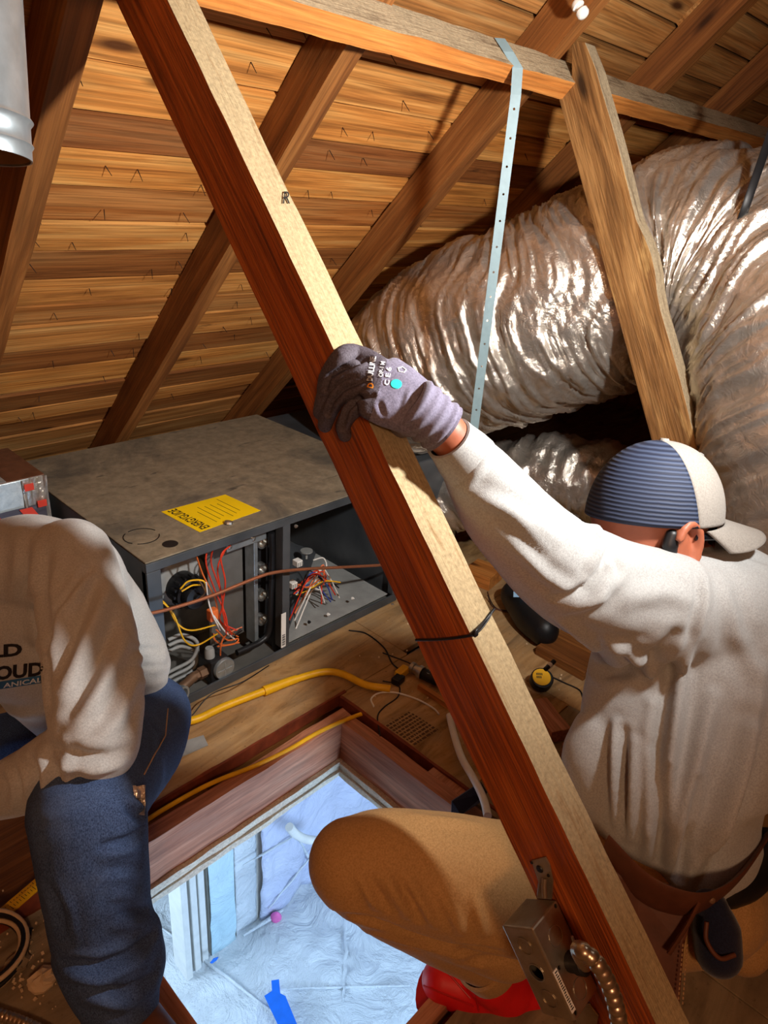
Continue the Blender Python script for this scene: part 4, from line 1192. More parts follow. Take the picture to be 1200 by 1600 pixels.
for nme, fr_, mt in (('front_panel', True, 'cap_grey'), ('mesh_panel', False, 'cap_mesh')):
    o = MB().grid(panel_fn(fr_), 60, 40).build(nme, M[mt], None, smooth=True, fix=False); attach(o, capt); o.matrix_basis = Hm
    md = o.modifiers.new('t', 'SOLIDIFY'); md.thickness = .0025; md.offset = 0
o = MB().lathe([(.001, .004), (.006, .004), (.0075, .001), (.0075, -.002)], (0.002, 0, cc - .004), (0, 0, 1), 18).build('button', M['cap_grey'], None, smooth=True); attach(o, capt); o.matrix_basis = Hm


def brim(u, w):
    a = math.radians(-72 + 144 * u); base = np.array([ca * math.cos(a) + .002, cb * math.sin(a), -.006])
    out = .078 * w * (math.cos(a) ** .55)
    p = base + np.array([out * 1.0, out * math.sin(a) * .12, 0]); p[2] += -.24 * out - .30 * (p[1] ** 2) / .086 * (.25 + .75 * w)
    return p


o = MB().grid(brim, 40, 14).build('brim', M['cap_grey'], None, smooth=True, fix=False); attach(o, capt); o.matrix_basis = Hm
md = o.modifiers.new('t', 'SOLIDIFY'); md.thickness = .004
brim_o = o
for w in (.2, .32, .44, .56, .68, .80, .92):
    q = [brim(u, w) + np.array([0, 0, .0006]) for u in np.linspace(.03, .97, 30)]
    s_ = MB().tube(q, .0007, 5).build('brim_stitch', M['grey'], None, smooth=True); attach(s_, brim_o); s_.matrix_basis = Hm
    s_.matrix_parent_inverse = world_of(brim_o).inverted()
# white emblem on the front panel
for (a0, a1, b0, b1) in ((-.055, -.012, .30, .42), (-.06, -.02, .12, .25)):
    o = MB().grid(lambda u, w: dome(a0 + (a1 - a0) * u, b0 + (b1 - b0) * w, 1.012), 8, 8).build('emblem', M['white'], None, fix=False); attach(o, capt); o.matrix_basis = Hm
# eyelets
o = MB().lathe([(.002, 0), (.004, 0), (.004, .001), (.002, .001)], dome(-.075, .66, 1.01), dome(-.075, .66), 12).build('eyelet', M['grey'], None); attach(o, capt); o.matrix_basis = Hm
# glasses, earpiece
gl = MB(); gl.tube([(.020, -.079, -.020), (.045, -.078, -.020), (.075, -.066, -.022)], .0055, 8, ry=.003); o = gl.build('glasses_temple', M['lens'], None, smooth=True); head_local(o)
ln = MB(); ln.grid(lambda u, w: (.066 + .030 * math.sin(math.pi * u), -.064 + .128 * u, -.010 - .034 * w), 20, 6); o = ln.build('glasses_lens', M['lens'], None, smooth=True, fix=False); head_local(o)
ep = MB(); loft(ep, [(np.array([-.016, -.078, -.018]), .010, .008), (np.array([-.018, -.079, -.034]), .012, .009), (np.array([-.014, -.078, -.048]), .009, .007)], n=14); o = ep.build('earpiece', M['black'], None, smooth=True); head_local(o)
hr = MB(); loft(hr, [(np.array([-.060, 0, .0]), .030, .060), (np.array([-.052, 0, -.035]), .034, .062), (np.array([-.044, 0, -.062]), .026, .050)], side=np.array([1.0, 0, 0]), n=24)

# glove
gm = MB(); hand_lofts(gm, 1.0)
glove = union('glove', gm, .0018, 2, [M['glove'], M['glove_coat']], man)
glove['label'] = 'grey knit work glove with dark coated fingers'
v, nr = arrays(glove.data)
gb = bvh_of(glove)
m1 = sum(mcp) / 4
folds(glove, [([(578, 562), (560, 567), (535, 575), (514, 588), (508, 612)], .0030, -.0065), ([(576, 592), (560, 597), (535, 608), (518, 630), (512, 650)], .0030, -.0065), ([(582, 618), (560, 622), (542, 640), (534, 674)], .0030, -.0060), ([(560, 556), (532, 560), (512, 582)], .006, .0015), ([(560, 582), (532, 592), (514, 615)], .006, .0015), ([(560, 610), (532, 625), (516, 648)], .006, .0015), ([(592, 628), (600, 650)], .003, -.002), ([(640, 610), (628, 650)], .003, .0015)], wave=[(np.eye(3) * 60, .0005, 4)])
wx = unit(wrist - m1)
for pg in glove.data.polygons:
    c = np.array(pg.center); sdist = (c - m1) @ wx
    if sdist < -.002 + .010 * ((c - m1) @ unit(mcp[3] - mcp[0])) / .04: pg.material_index = 1
# glove cuff rings
gc0 = P(642, 628, .787); gc1 = P(692, 668, .802)
gcu = MB(); prof = []
for i in range(26):
    w = i / 25; prof.append(((.0325 - .003 * w) * min(1, .80 + w * 2) + .0022 * math.sin(w * 22) * (.3 + .7 * w), w * .049))
gcu.lathe([(.024, 0)] + prof + [(.0310, .052), (.025, .054)], P(640, 627, .787), gc1 - gc0, 40, cap=False)
gcu.build('glove_cuff', M['glove'], man, smooth=True)
gb = bvh_of(glove)
M['print_w'] = m_plain('pale_print', srgb(214, 220, 226), .6, 0, .03, 8, 0); M['print_o'] = m_plain('orange_print', srgb(240, 150, 40), .6, 0, .03, 8, 0); M['print_t'] = m_plain('teal_print', srgb(50, 200, 196), .5, 0, .03, 8, 0)
for body_, o_, u_, v_, mt in (('D', (583, 608), (2, -8), (-9, -2), 'print_o'), ('DULLINE', (582, 596), (6, -38), (-9, -1), 'print_w'), ('OP-1 M', (598, 590), (4, -24), (-7, -1), 'print_w'), ('C E 6', (608, 603), (4, -28), (-8, -1), 'print_w')):
    decal('glove_print', body_, gb, o_, u_, v_, M[mt], glove, .03, .0010)
h = cast(gb, 619, 600)
MB().lathe([(.001, 0), (.0065, 0), (.006, .0007), (.001, .0008)], h[0], h[1], 16).build('glove_badge', M['print_t'], glove)
h = cast(gb, 628, 578)
if h: MB().lathe([(.0042, 0), (.0055, 0), (.0055, .0007), (.0042, .0007), (.0042, 0)], h[0], h[1], 5, cap=False).build('glove_shield', M['print_w'], glove)

# red shoe
sh = MB()
pxl(sh, [(692, 1532, 1.185, .036), (730, 1540, 1.19, .046), (790, 1540, 1.20, .050), (850, 1552, 1.21, .046)], n=24)
pxl(sh, [(765, 1520, 1.16, .046), (790, 1540, 1.19, .05)], n=20)
shoe = union('shoe', sh, .004, 4, M['shoe_red'], man)
shoe['label'] = 'bright red shoe with red rubber sole'
so = MB(); sA, sB = P(672, 1556, 1.195), P(860, 1592, 1.22); sdx = unit(sB - sA)
pts = [P(664, 1545, 1.19), P(676, 1565, 1.20), P(720, 1580, 1.205), P(790, 1590, 1.215), P(860, 1596, 1.22)]
so.tube(catmull(pts, 8), .016, 14, ry=.040, side=np.array([0, 0, 1.0])); so.build('shoe_sole', M['shoe_sole'], man, smooth=True)
for a, b in (((735, 1508), (748, 1580)), ((662, 1540), (740, 1572)), ((700, 1520), (735, 1560))):
    bv = bvh_of(shoe); q = [cast(bv, a[0] + (b[0] - a[0]) * i / 8, a[1] + (b[1] - a[1]) * i / 8) for i in range(9)]; q = [h[0] + (CAM - h[0]) * .001 for h in q if h]
    if len(q) > 3: MB().tube(q, .0016, 6).build('shoe_seam', M['shoe_sole'], shoe, smooth=True)

# tool belt with pouches
tb = thing('tool_belt', P(1040, 1420, .98), 'brown leather tool belt with stitched pouch and dark holster under the shirt hem', 'tool belt')
bl = [P(945, 1325, .95), P(1000, 1382, .905), P(1050, 1408, .892), P(1100, 1410, .90), P(1150, 1375, .95), P(1195, 1310, 1.02)]
MB().tube(catmull(bl, 8), .026, 14, ry=.004, side=np.array([0, 0, 1.0])).build('belt', M['leather'], tb, smooth=True)
pq = [(950, 1350, .93), (1000, 1390, .915), (1088, 1420, .90), (1072, 1480, .895), (1062, 1610, .88), (985, 1640, .90), (950, 1440, .92)]
MB().prism([P(*q) for q in pq], AX[2] * .055).build('pouch', M['leather'], tb, bevel=.006)
MB().tube(catmull([P(1093, 1408, .89), P(1072, 1448, .888), P(1045, 1490, .885)], 8), .007, 8, ry=.003).build('pouch_edge', M['leather'], tb, smooth=True)
for dx in (0, 7):
    for k in range(13):
        a = P(1067 + dx - .6 * k, 1475 + 7.5 * k, .886 - .001 * k); b = P(1067 + dx - .6 * k - .3, 1479 + 7.5 * k, .886 - .001 * k); MB().cyl(a, b, .0008, n=5).build('stitch', M['stitch'], tb)
hs = MB(); loft(hs, [(P(1110, 1415, .935), .026, .02), (P(1118, 1450, .93), .032, .03), (P(1122, 1488, .925), .030, .03)], n=20); hs.build('holster', M['navy'], tb, smooth=True)
hs = MB(); loft(hs, [(P(1130, 1385, 1.0), .03, .03), (P(1165, 1370, 1.02), .03, .03), (P(1200, 1330, 1.05), .04, .03)], n=16); hs.build('nail_bag', M['black'], tb, smooth=True)
MB().tube(catmull([P(1104, 1440, .90), P(1104, 1470, .895), P(1124, 1497, .89), P(1148, 1492, .895)], 8), .003, 8).build('holster_welt', M['leather'], tb, smooth=True)
MB().lathe([(.001, .003), (.004, .002), (.004, 0)], P(1112, 1406, .895), -AX[2], 12).build('rivet', M['brass'], tb, smooth=True)

# ------------------------------------------------------------------ person seated at the left
man2 = thing('person', (.5, 1.07, 0), 'person in printed grey long-sleeved shirt and blue jeans sitting beside the furnace', 'person')
t2 = [(165, 1110, 1.40, .125, .11), (135, 1050, 1.36, .162, .125), (92, 980, 1.30, .165, .13), (60, 920, 1.25, .150, .11), (45, 880, 1.22, .12, .085)]
ua = [(112, 872, 1.16, .066), (125, 930, 1.12, .068), (140, 1010, 1.06, .069), (150, 1090, 1.01, .066), (150, 1148, .985, .060)]
fa = [(150, 1160, .985, .058), (105, 1190, 1.0, .053), (50, 1218, 1.03, .047), (0, 1236, 1.06, .042), (-60, 1252, 1.09, .036)]
ub = [(-90, 930, 1.20, .066), (-130, 1050, 1.15, .06), (-120, 1150, 1.12, .055)]
th2 = [(228, 1122, 1.40, .088), (215, 1160, 1.30, .088), (180, 1200, 1.14, .085), (138, 1250, 1.0, .080)]
sn2 = [(136, 1262, .99, .080), (145, 1340, 1.0, .076), (155, 1420, 1.03, .073), (170, 1490, 1.035, .074), (186, 1552, 1.05, .057), (190, 1592, 1.06, .050)]
th2r = [(100, 1160, 1.45, .085), (-60, 1200, 1.34, .08), (-190, 1260, 1.22, .07)]
sn2r = [(-190, 1270, 1.22, .06), (-200, 1380, 1.2, .055), (-200, 1470, 1.2, .045)]
ex2 = unit(-AX[0] * .75 - AX[2] * .66); ez2 = unit(np.array([0, 0, 1.0]) + ex2 * .2); ey2 = unit(np.cross(ez2, ex2)); ez2 = np.cross(ex2, ey2)
HO2 = P(-135, 700, 1.12)
bm_ = MB(); head_lofts(bm_, HO2, ex2, ey2, ez2)
pxl(bm_, [(a, b, c, x * .85, y * .85) for a, b, c, x, y in t2])
for L in (ua, fa, ub, th2, sn2, th2r, sn2r): pxl(bm_, [(a, b, c, r * .8) for a, b, c, r in L])
pxl(bm_, [(112, 872, 1.16, .05), (-90, 920, 1.20, .05)]); pxl(bm_, [(-30, 880, 1.19, .07), (-100, 790, 1.15, .058)]); pxl(bm_, [(228, 1122, 1.40, .075), (100, 1160, 1.45, .075)])
pxl(bm_, [(-60, 1252, 1.09, .030), (-100, 1262, 1.11, .040, .02), (-130, 1268, 1.12, .036, .018)])
pxl(bm_, [(-120, 1150, 1.12, .036), (-110, 1230, 1.11, .03)])
for k in range(4): pxl(bm_, [(-128, 1250 + 13 * k, 1.11, .011), (-165, 1252 + 14 * k, 1.11, .010), (-185, 1266 + 14 * k, 1.11, .009)], n=10)
pxl(bm_, [(-90, 1242, 1.08, .013), (-115, 1230, 1.06, .011), (-140, 1234, 1.05, .009)], n=10)
union('body', bm_, .0056, 3, M['skin'], man2)
hr = MB(); q = lambda x, y, z: HO2 + ex2 * x + ey2 * y + ez2 * z
loft(hr, [(q(-.02, 0, .092), .055, .048), (q(-.022, 0, .06), .088, .076), (q(-.03, 0, .015), .082, .078), (q(-.045, 0, -.03), .055, .066)], side=ex2, n=24); union('hair', hr, .006, 2, M['hair'], man2)
sm = MB(); pxl(sm, t2, n=40); pxl(sm, ua, n=26); pxl(sm, fa, n=24); pxl(sm, ub); pxl(sm, [(128, 896, 1.20, .068), (152, 958, 1.30, .078), (198, 1040, 1.38, .084)], n=22); pxl(sm, [(112, 877, 1.16, .064), (60, 884, 1.19, .075), (-30, 890, 1.20, .078), (-90, 920, 1.20, .064)], n=24)
shirt2 = union('shirt', sm, .0050, 5, M['shirt2'], man2)
folds(shirt2, [
    ([(98, 842), (132, 868), (144, 886)], .004, -.003), ([(142, 884), (112, 922), (86, 960), (74, 1015)], .006, -.005), ([(128, 905), (95, 960), (84, 1030)], .009, .006), ([(76, 1000), (66, 930), (74, 860)], .010, -.010), ([(56, 850), (50, 950), (62, 1020)], .012, .009), ([(30, 830), (25, 930), (34, 1000)], .012, .006),
    ([(72, 1010), (76, 1060), (78, 1120)], .008, -.006), ([(168, 920), (120, 1040), (92, 1090)], .012, .009), ([(150, 910), (108, 1010), (88, 1060)], .009, -.007), ([(196, 1000), (152, 1090), (112, 1150)], .012, .009), ([(178, 980), (140, 1060), (104, 1120)], .009, -.007), ([(206, 1070), (180, 1130), (130, 1170)], .011, .007),
    ([(80, 1168), (120, 1180), (170, 1185), (205, 1165)], .008, -.007), ([(92, 1190), (140, 1204), (190, 1190)], .009, .007), ([(62, 1172), (74, 1205), (70, 1240)], .008, .008), ([(30, 1186), (46, 1220), (44, 1258)], .008, .008), ([(46, 1180), (60, 1215), (56, 1250)], .006, -.007), ([(10, 1190), (24, 1225), (20, 1268)], .007, .007), ([(100, 1160), (108, 1200), (100, 1235)], .008, .006),
    ([(204, 1018), (235, 1014), (258, 1016)], .005, -.004), ([(202, 1040), (236, 1042), (266, 1038)], .005, -.004), ([(212, 1066), (240, 1070), (268, 1062)], .008, .004), ([(0, 1110), (40, 1118), (72, 1112)], .012, .006)],
    wave=[(np.eye(3) * 9, .0025, 13), (np.eye(3) * 36, .0007, 15)])
sb2 = bvh_of(shirt2)
M['print_k'] = m_plain('black_print', srgb(26, 22, 24), .7, 0, .05, 8, 0); M['print_b'] = m_plain('blue_print', srgb(52, 104, 150), .7, 0, .05, 8, 0)
decal('shirt_print', 'LD', sb2, (-14, 1028), (49, -4), (0, -20), M['print_k'], shirt2, .04)
decal('shirt_print', 'OUD', sb2, (-8, 1063), (76, -8), (1, -22), M['print_k'], shirt2, .04)
bp = []; h = cast(sb2, 40, 1060)
for i in range(13):
    for j in range(4):
        h = cast(sb2, -4 + 73 * i / 12, 1077 - 11 * i / 12 - 12 * j / 3) or h; n_ = h[1] if h[1] @ (CAM - h[0]) > 0 else -h[1]; bp.append(h[0] + n_ * .001)
bano = MB().add(bp, [(i * 4 + j, (i + 1) * 4 + j, (i + 1) * 4 + j + 1, i * 4 + j + 1) for i in range(12) for j in range(3)]).build('shirt_banner', M['print_b'], shirt2, fix=False)
decal('shirt_print', 'ANICAL', sb2, (6, 1074), (60, -9.5), (.5, -7.5), M['print_w'], shirt2, .02, .0018)
jm = MB(); pxl(jm, th2, n=28); pxl(jm, sn2, n=28); pxl(jm, th2r); pxl(jm, sn2r); pxl(jm, [(228, 1122, 1.40, .088), (160, 1140, 1.43, .095), (100, 1160, 1.45, .085)], n=24)
pxl(jm, [(205, 1462, 1.04, .045), (210, 1510, 1.045, .044), (204, 1550, 1.055, .038)], n=18); pxl(jm, [(130, 1490, 1.03, .045), (140, 1512, 1.04, .04)], n=16)
jeans = union('jeans', jm, .0052, 4, M['denim'], man2)
folds(jeans, [([(96, 1508), (150, 1512), (200, 1495), (244, 1456)], .007, -.009), ([(100, 1524), (160, 1532), (244, 1490)], .010, .008), ([(130, 1545), (190, 1552), (246, 1520)], .007, -.007), ([(135, 1565), (200, 1570), (242, 1545)], .010, .006), ([(160, 1322), (200, 1312), (224, 1290)], .006, -.006), ([(165, 1340), (224, 1318)], .008, .006),
              ([(170, 1362), (226, 1350)], .006, -.005), ([(180, 1400), (226, 1398)], .007, .005), ([(190, 1428), (236, 1420)], .006, -.006), ([(180, 1448), (244, 1440)], .009, .006), ([(75, 1385), (92, 1420), (100, 1470)], .008, -.006), ([(215, 1110), (246, 1150), (240, 1200)], .005, .003), ([(200, 1250), (222, 1268)], .006, .007), ([(196, 1262), (224, 1282)], .006, -.006)],
      wave=[(np.eye(3) * 10, .003, 23), (np.eye(3) * 40, .0007, 25)])
bv = bvh_of(jeans)
for pts_ in ([(262, 1108), (258, 1150), (238, 1185), (222, 1215)],):
    q = []
    for (x0, y0), (x1, y1) in zip(pts_[:-1], pts_[1:]):
        for i in range(6):
            h = cast(bv, x0 + (x1 - x0) * i / 6, y0 + (y1 - y0) * i / 6)
            if h: q.append(h[0] + h[1] * .0008)
    if len(q) > 3: MB().tube(q, .0011, 6).build('jeans_seam', M['stitch'], jeans, smooth=True)
bt = MB(); loft(bt, [(onz(205, 1600, .055), .04, .045), (onz(250, 1650, .045), .042, .04), (onz(300, 1700, .035), .04, .03)], n=18); union('boot', bt, .006, 3, M['leather'], man2)
bt = MB(); loft(bt, [(onz(-215, 1500, .055), .04, .045), (onz(-250, 1530, .045), .042, .04), (onz(-290, 1560, .035), .04, .03)], n=18); union('boot', bt, .006, 3, M['leather'], man2)
# silver torn patch at the pocket
h = cast(bv, 218, 1246)
if h:
    MB().grid(lambda u, w: h[0] + AX[0] * (.022 * (u - .5)) + AX[1] * (.04 * (w - .5)) - AX[2] * (.006 + .006 * abs(vnoise(np.array([[u * 4, w * 5, 2.0]]))[0])), 8, 12).build('pocket_foil', M['foil'], man2, fix=False)

# ================================================================== SMALL THINGS
# ---- utility box on the brace
jb = thing('junction_box', brace_pt(1.21, -.05, -.10), 'small galvanised electrical junction box screwed to the diagonal brace', 'junction box')
t = NT('zinc_box'); v = t.coord(); f = t.noise(v, 30, 5, .6); t.col(t.ramp(f, [(.3, srgb(150, 138, 118)), (.7, srgb(186, 176, 158))])); t.bump(f, .08, .002); M['zinc'] = t.set(.34, .85, .5)
S0, H0, XO = 1.155, -.056, -.052
bxm = [bd, bn, np.array([1.0, 0, 0])]
LB, WB, DB = .104, .047, .0505


def bpt(s, h, x): return brace_pt(S0 + s, XO + x, H0 + h)      # s along, h (0 = upper side), x from the outer face


shell = MB().box(bpt(LB / 2, -WB / 2, DB / 2), (LB, WB, DB), bxm).build('box_shell', M['zinc'], jb, bevel=.0025)
inner = MB().box(bpt(LB / 2, -WB / 2, DB / 2), (LB - .004, WB - .004, DB - .004), bxm); pierce(shell, inner)      # hollow sheet-metal box
plugs = MB(); c = bpt(.052, -.024, -.006); plugs.cyl(c, c + np.array([.011, 0, 0]), .0092, n=28)
for (s, x) in ((.052, .012), (.004, .045), (.098, .006)):
    c = bpt(s, .006, x); plugs.cyl(c, c - bn * .011, .0024, n=12)
pierce(shell, plugs)
for (s, h, op) in ((.022, -.024, False), (.052, -.024, True), (.082, -.024, False)):
    c = bpt(s, h, -.0002); nx = np.array([-1.0, 0, 0])
    MB().lathe([(.0092, 0), (.0105, 0), (.0105, .0008), (.0092, .0008), (.0092, 0)], c, nx, 28, cap=False).build('knockout', M['steel'] if op else M['zinc'], jb)
for (s, x) in ((.026, .026), (.086, .026)):
    c = bpt(s, .0002, x); MB().lathe([(.0100, 0), (.0108, 0), (.0108, .0006), (.0100, .0006), (.0100, 0)], c, bn, 28, cap=False).build('knockout', M['steel'], jb)
MB().box(bpt(.072, .0004, .004), (.046, .0006, .007), bxm).build('sticker', M['white'], jb)
rq = random.Random(2)
for i in range(17):
    MB().box(bpt(.0515 + .0025 * i, .0008, .004 + rq.uniform(-.0006, .0006)), (.0011, .0003, rq.uniform(.0028, .0046)), bxm).build('sticker_mark', M['ink'], jb)
# clamp connector with screws
cc_ = bpt(.058, .004, .030)
MB().lathe([(.011, -.004), (.011, .006), (.0125, .007), (.0125, .016), (.010, .018)], cc_, bn, 18).build('clamp_connector', M['darksteel'], jb, smooth=True)
for k in (-1, 1):
    MB().cyl(cc_ + bn * .012 + bd * .010 * k, cc_ + bn * .012 + bd * .010 * k - bd * .016 + np.array([0, 0, .006]), .0016, n=8).build('clamp_screw', M['steel'], jb, smooth=True)
# mounting bracket on the brown face
bq = [(830, 1345), (852, 1339), (859, 1352), (864, 1378), (862, 1406), (838, 1404), (841, 1378)]
MB().prism([onx(x, y, BX - .0025) for x, y in bq], (.0022, 0, 0)).build('bracket', M['zinc'], jb, bevel=.0006)
MB().tube([onx(851, 1372, BX - .004), onx(850, 1385, BX - .007), onx(851, 1402, BX - .010)], .003, 8).build('bracket_rib', M['zinc'], jb, smooth=True)
for (x, y, r) in ((843, 1358, .0046), (831, 1348, .0018), (857, 1368, .0018)):
    c = onx(x, y, BX - .0028); MB().lathe([(.001, .0012), (r * .8, .0011), (r, 0)], c, (-1, 0, 0), 14).build('bracket_screw', M['darksteel'], jb, smooth=True)
lo = [(868, 1580), (890, 1570), (905, 1590), (900, 1615), (872, 1612)]
MB().prism([onx(x + 30, y - 2, BX - .0025) for x, y in lo], (.0022, 0, 0)).build('bracket', M['zinc'], jb, bevel=.0006)

# ---- flexible armoured conduit
fp = catmull([cc_ + bn * .016, P(905, 1484, .70), P(930, 1502, .69), P(952, 1540, .69), P(966, 1590, .69), P(975, 1660, .70), P(985, 1760, .74)], 60)
sg = np.concatenate([[0], np.cumsum(np.linalg.norm(np.diff(fp, axis=0), axis=1))]); ns = int(sg[-1] / .0011); fp = np.stack([np.interp(np.linspace(0, sg[-1], ns), sg, fp[:, k]) for k in range(3)], 1)
M['flexm'] = m_plain('flexible_conduit_metal', srgb(184, 168, 146), .3, .9, .06)
o = MB().tube(fp, [.0072 + .0016 * abs(math.sin(i * .0011 / .0092 * math.pi)) ** .6 for i in range(ns)], 14).build('flexible_conduit', M['flexm'], None, smooth=True)
tag(o, 'ribbed flexible metal conduit leaving the junction box', 'conduit')

# ---- black tie wire and stamped letter on the brace
tw = thing('tie_wire', brace_pt(.72, 0, 0), 'thin black wire tied round the diagonal brace', 'wire')
wl_ = [onx(650, 1000, BX - .002), onx(690, 999, BX - .0025), onx(735, 993, BX - .0025), onx(744, 985, BX - .002), onplane(756, 972, ba + bn * .002, bn), onplane(768, 957, ba + bn * .002, bn), onplane(772, 952, ba + bn * .001, bn)]
MB().tube(catmull(wl_, 6), .0017, 8).build('wire_loop', M['black'], tw, smooth=True)
wl_ = [onx(738, 993, BX - .003), onplane(750, 985, ba + bn * .003, bn), onplane(763, 968, ba + bn * .003, bn), onplane(768, 958, ba + bn * .003, bn)]
MB().tube(catmull(wl_, 6), .0011, 8).build('wire_tail', M['black'], tw, smooth=True)
MB().lathe([(.001, -.004), (.004, -.002), (.004, .002), (.001, .004)], onx(742, 990, BX - .003), (0, 1, 0), 10).build('twist', M['black'], tw, smooth=True)
st0 = onplane(443, 300, ba + bn * .0012, bn); st1 = onplane(455, 322, ba + bn * .0012, bn)
text_quad('stamp', 'R', onplane(442, 318, ba + bn * .0014, bn), onplane(453, 318, ba + bn * .0014, bn) - onplane(442, 318, ba + bn * .0014, bn), onplane(444, 299, ba + bn * .0014, bn) - onplane(442, 318, ba + bn * .0014, bn), M['ink'], brace, .0)


def fl_cable(name, px, r, mat, label, cat, z=None, k=8, n=10, group=None):
    z = r if z is None else z
    pts = [onz(q[0], q[1], q[2] if len(q) > 2 else z) for q in px]
    return tag(MB().tube(catmull(pts, k), r, n).build(name, mat, None, smooth=True), label, cat, group)


# ---- yellow gas line with a sleeve, on the floor
yg = thing('gas_line', onz(450, 1070, 0), 'thick yellow flexible gas line on the floor before the furnace', 'hose')
ypts = [onz(x, y, .014) for x, y in ((262, 1130), (288, 1128), (312, 1122), (350, 1104), (412, 1080), (460, 1062), (505, 1050), (535, 1053), (572, 1070), (610, 1076))]
MB().tube(catmull(ypts, 10), .0098, 14).build('hose', M['yellow'], yg, smooth=True)
c_ = catmull(ypts[4:7], 12); MB().tube(c_[:14], np.linspace(.0135, .0110, 14), 14).build('loose_sleeve', M['yellow'], yg, smooth=True)
fl_cable('house_cable', [(200, 1302, .004), (260, 1262, .004), (330, 1224, .004), (400, 1196, .004), (450, 1172, .004), (500, 1143, .004), (552, 1120, .004), (590, 1108, -.02)], .0052, M['yellow'], 'flat yellow cable lying along the hatch curb', 'cable')
fl_cable('black_wire', [(545, 985), (572, 990), (600, 1012), (612, 1035), (622, 1045)], .0022, M['black'], 'thin black wire running from the furnace corner to the plug', 'wire')
fl_cable('black_wire', [(598, 1020), (630, 1032), (650, 1040), (665, 1044)], .0018, M['black'], 'thin black wire beside the silver fitting on the floor', 'wire')
fl_cable('black_wire', [(598, 1064), (622, 1070), (622, 1088), (600, 1105), (590, 1120), (594, 1150)], .0018, M['black'], 'thin black wire curling down into the gap by the hatch', 'wire')
fl_cable('white_wire', [(584, 1104), (580, 1092), (592, 1083), (616, 1082), (650, 1092), (676, 1106), (686, 1116)], .0024, M['white'], 'short white wire curled on the plywood', 'wire')
fl_cable('brown_wire', [(762, 925), (770, 948), (800, 958), (830, 960)], .0022, M['leather'], 'thin brown wire on the floor behind the brace', 'wire')
fl_cable('black_wire', [(850, 1052), (880, 1066), (905, 1078), (912, 1092), (930, 1110)], .0022, M['black'], 'thin dark wire running behind the tape measure', 'wire')
fl_cable('black_wire', [(762, 930, .02), (775, 950, .004), (800, 955, .003)], .0018, M['black'], 'thin black wire at the foot of the brown block', 'wire')
fl_cable('black_wire', [(300, 1118, .03), (330, 1085, .05), (380, 1065, .06), (420, 1040, .05)], .0016, M['black'], 'thin black wire looped over the yellow gas line', 'wire')
# plug and silver fitting
pg = thing('extension_plug', onz(626, 1052, 0), 'yellow and black cable plug on the plywood', 'plug')
MB().box(onz(628, 1050, .014), (.045, .024, .022), (unit(onz(640, 1040) - onz(615, 1062)), np.cross([0, 0, 1], unit(onz(640, 1040) - onz(615, 1062))), (0, 0, 1))).build('plug_body', M['yellow'], pg, bevel=.005)
MB().box(onz(622, 1062, .012), (.034, .026, .020), (unit(onz(640, 1040) - onz(615, 1062)), np.cross([0, 0, 1], unit(onz(640, 1040) - onz(615, 1062))), (0, 0, 1))).build('plug_cap', M['black'], pg, bevel=.004)
ft = thing('pipe_fitting', onz(655, 1048, 0), 'silver threaded pipe fitting on the plywood', 'fitting')
fd = unit(onz(690, 1062) - onz(640, 1036)); f0 = onz(642, 1042, .018)
MB().lathe([(.010, 0), (.016, .002), (.016, .012), (.013, .014), (.013, .026), (.018, .028), (.018, .040)], f0, fd, 20).build('union', M['steel'], ft, smooth=True)
MB().lathe([(.014, .0405), (.016, .046), (.014, .09), (.010, .10)], f0, fd, 18).build('black_body', M['black'], ft, smooth=True)
MB().lathe([(.008, 0), (.008, .014)], f0 + fd * .06, (0, 0, 1), 12).build('stub', M['steel'], ft, smooth=True)
# stick of wood
a, b = onz(655, 1072, .008), onz(704, 1104, .008)
o = board('wood_stick', a, b, .016, .014, (0, 0, 1), M['purlin']); tag(o, 'short stick of wood on the plywood by the brace', 'stick')
# printed panel stamp on the plywood
stp = MB()
so_ = onz(597, 1132, .0006); su = onz(637, 1108, .0006) - so_; sv_ = onz(650, 1168, .0006) - so_
M['stampink'] = m_plain('faded_stamp_ink', srgb(86, 62, 44), .9, 0, .2, 200, 0)
stpo = bpy.data.objects.new('panel_stamp', None); COL.objects.link(stpo); stpo.location = so_; tag(stpo, 'faded rows of print stamped on the plywood near the hatch', 'print')
rs = random.Random(9)
for i in range(9):
    x = 0.04
    while x < .95:
        w = rs.uniform(.04, .14); o_ = so_ + sv_ * (.08 + .1 * i) + su * x
        MB().prism([o_, o_ + su * min(w, .97 - x), o_ + su * min(w, .97 - x) + sv_ * .055, o_ + sv_ * .055], (0, 0, .0004)).build('print_bar', M['stampink'], stpo); x += w + .035
# white sleeve cable and navy strap
fl_cable('white_hose', [(702, 1118, .02), (710, 1150, .03), (722, 1185, .04), (742, 1220, .05), (756, 1250, .06), (762, 1275, .07)], .0085, M['white'], 'white plastic hose leaning behind the brace by the hatch', 'hose', k=8)
ns_ = thing('navy_strap', onz(735, 1255, 0), 'folded navy webbing strap on the hatch edge', 'strap')
MB().prism([onz(706, 1252, .03), onz(752, 1222, .045), onz(762, 1238, .045), onz(748, 1256, .04), onz(720, 1274, .02), onz(705, 1276, .0)], (0.004, 0.004, -.004)).build('webbing', M['navy'], ns_, bevel=.001)
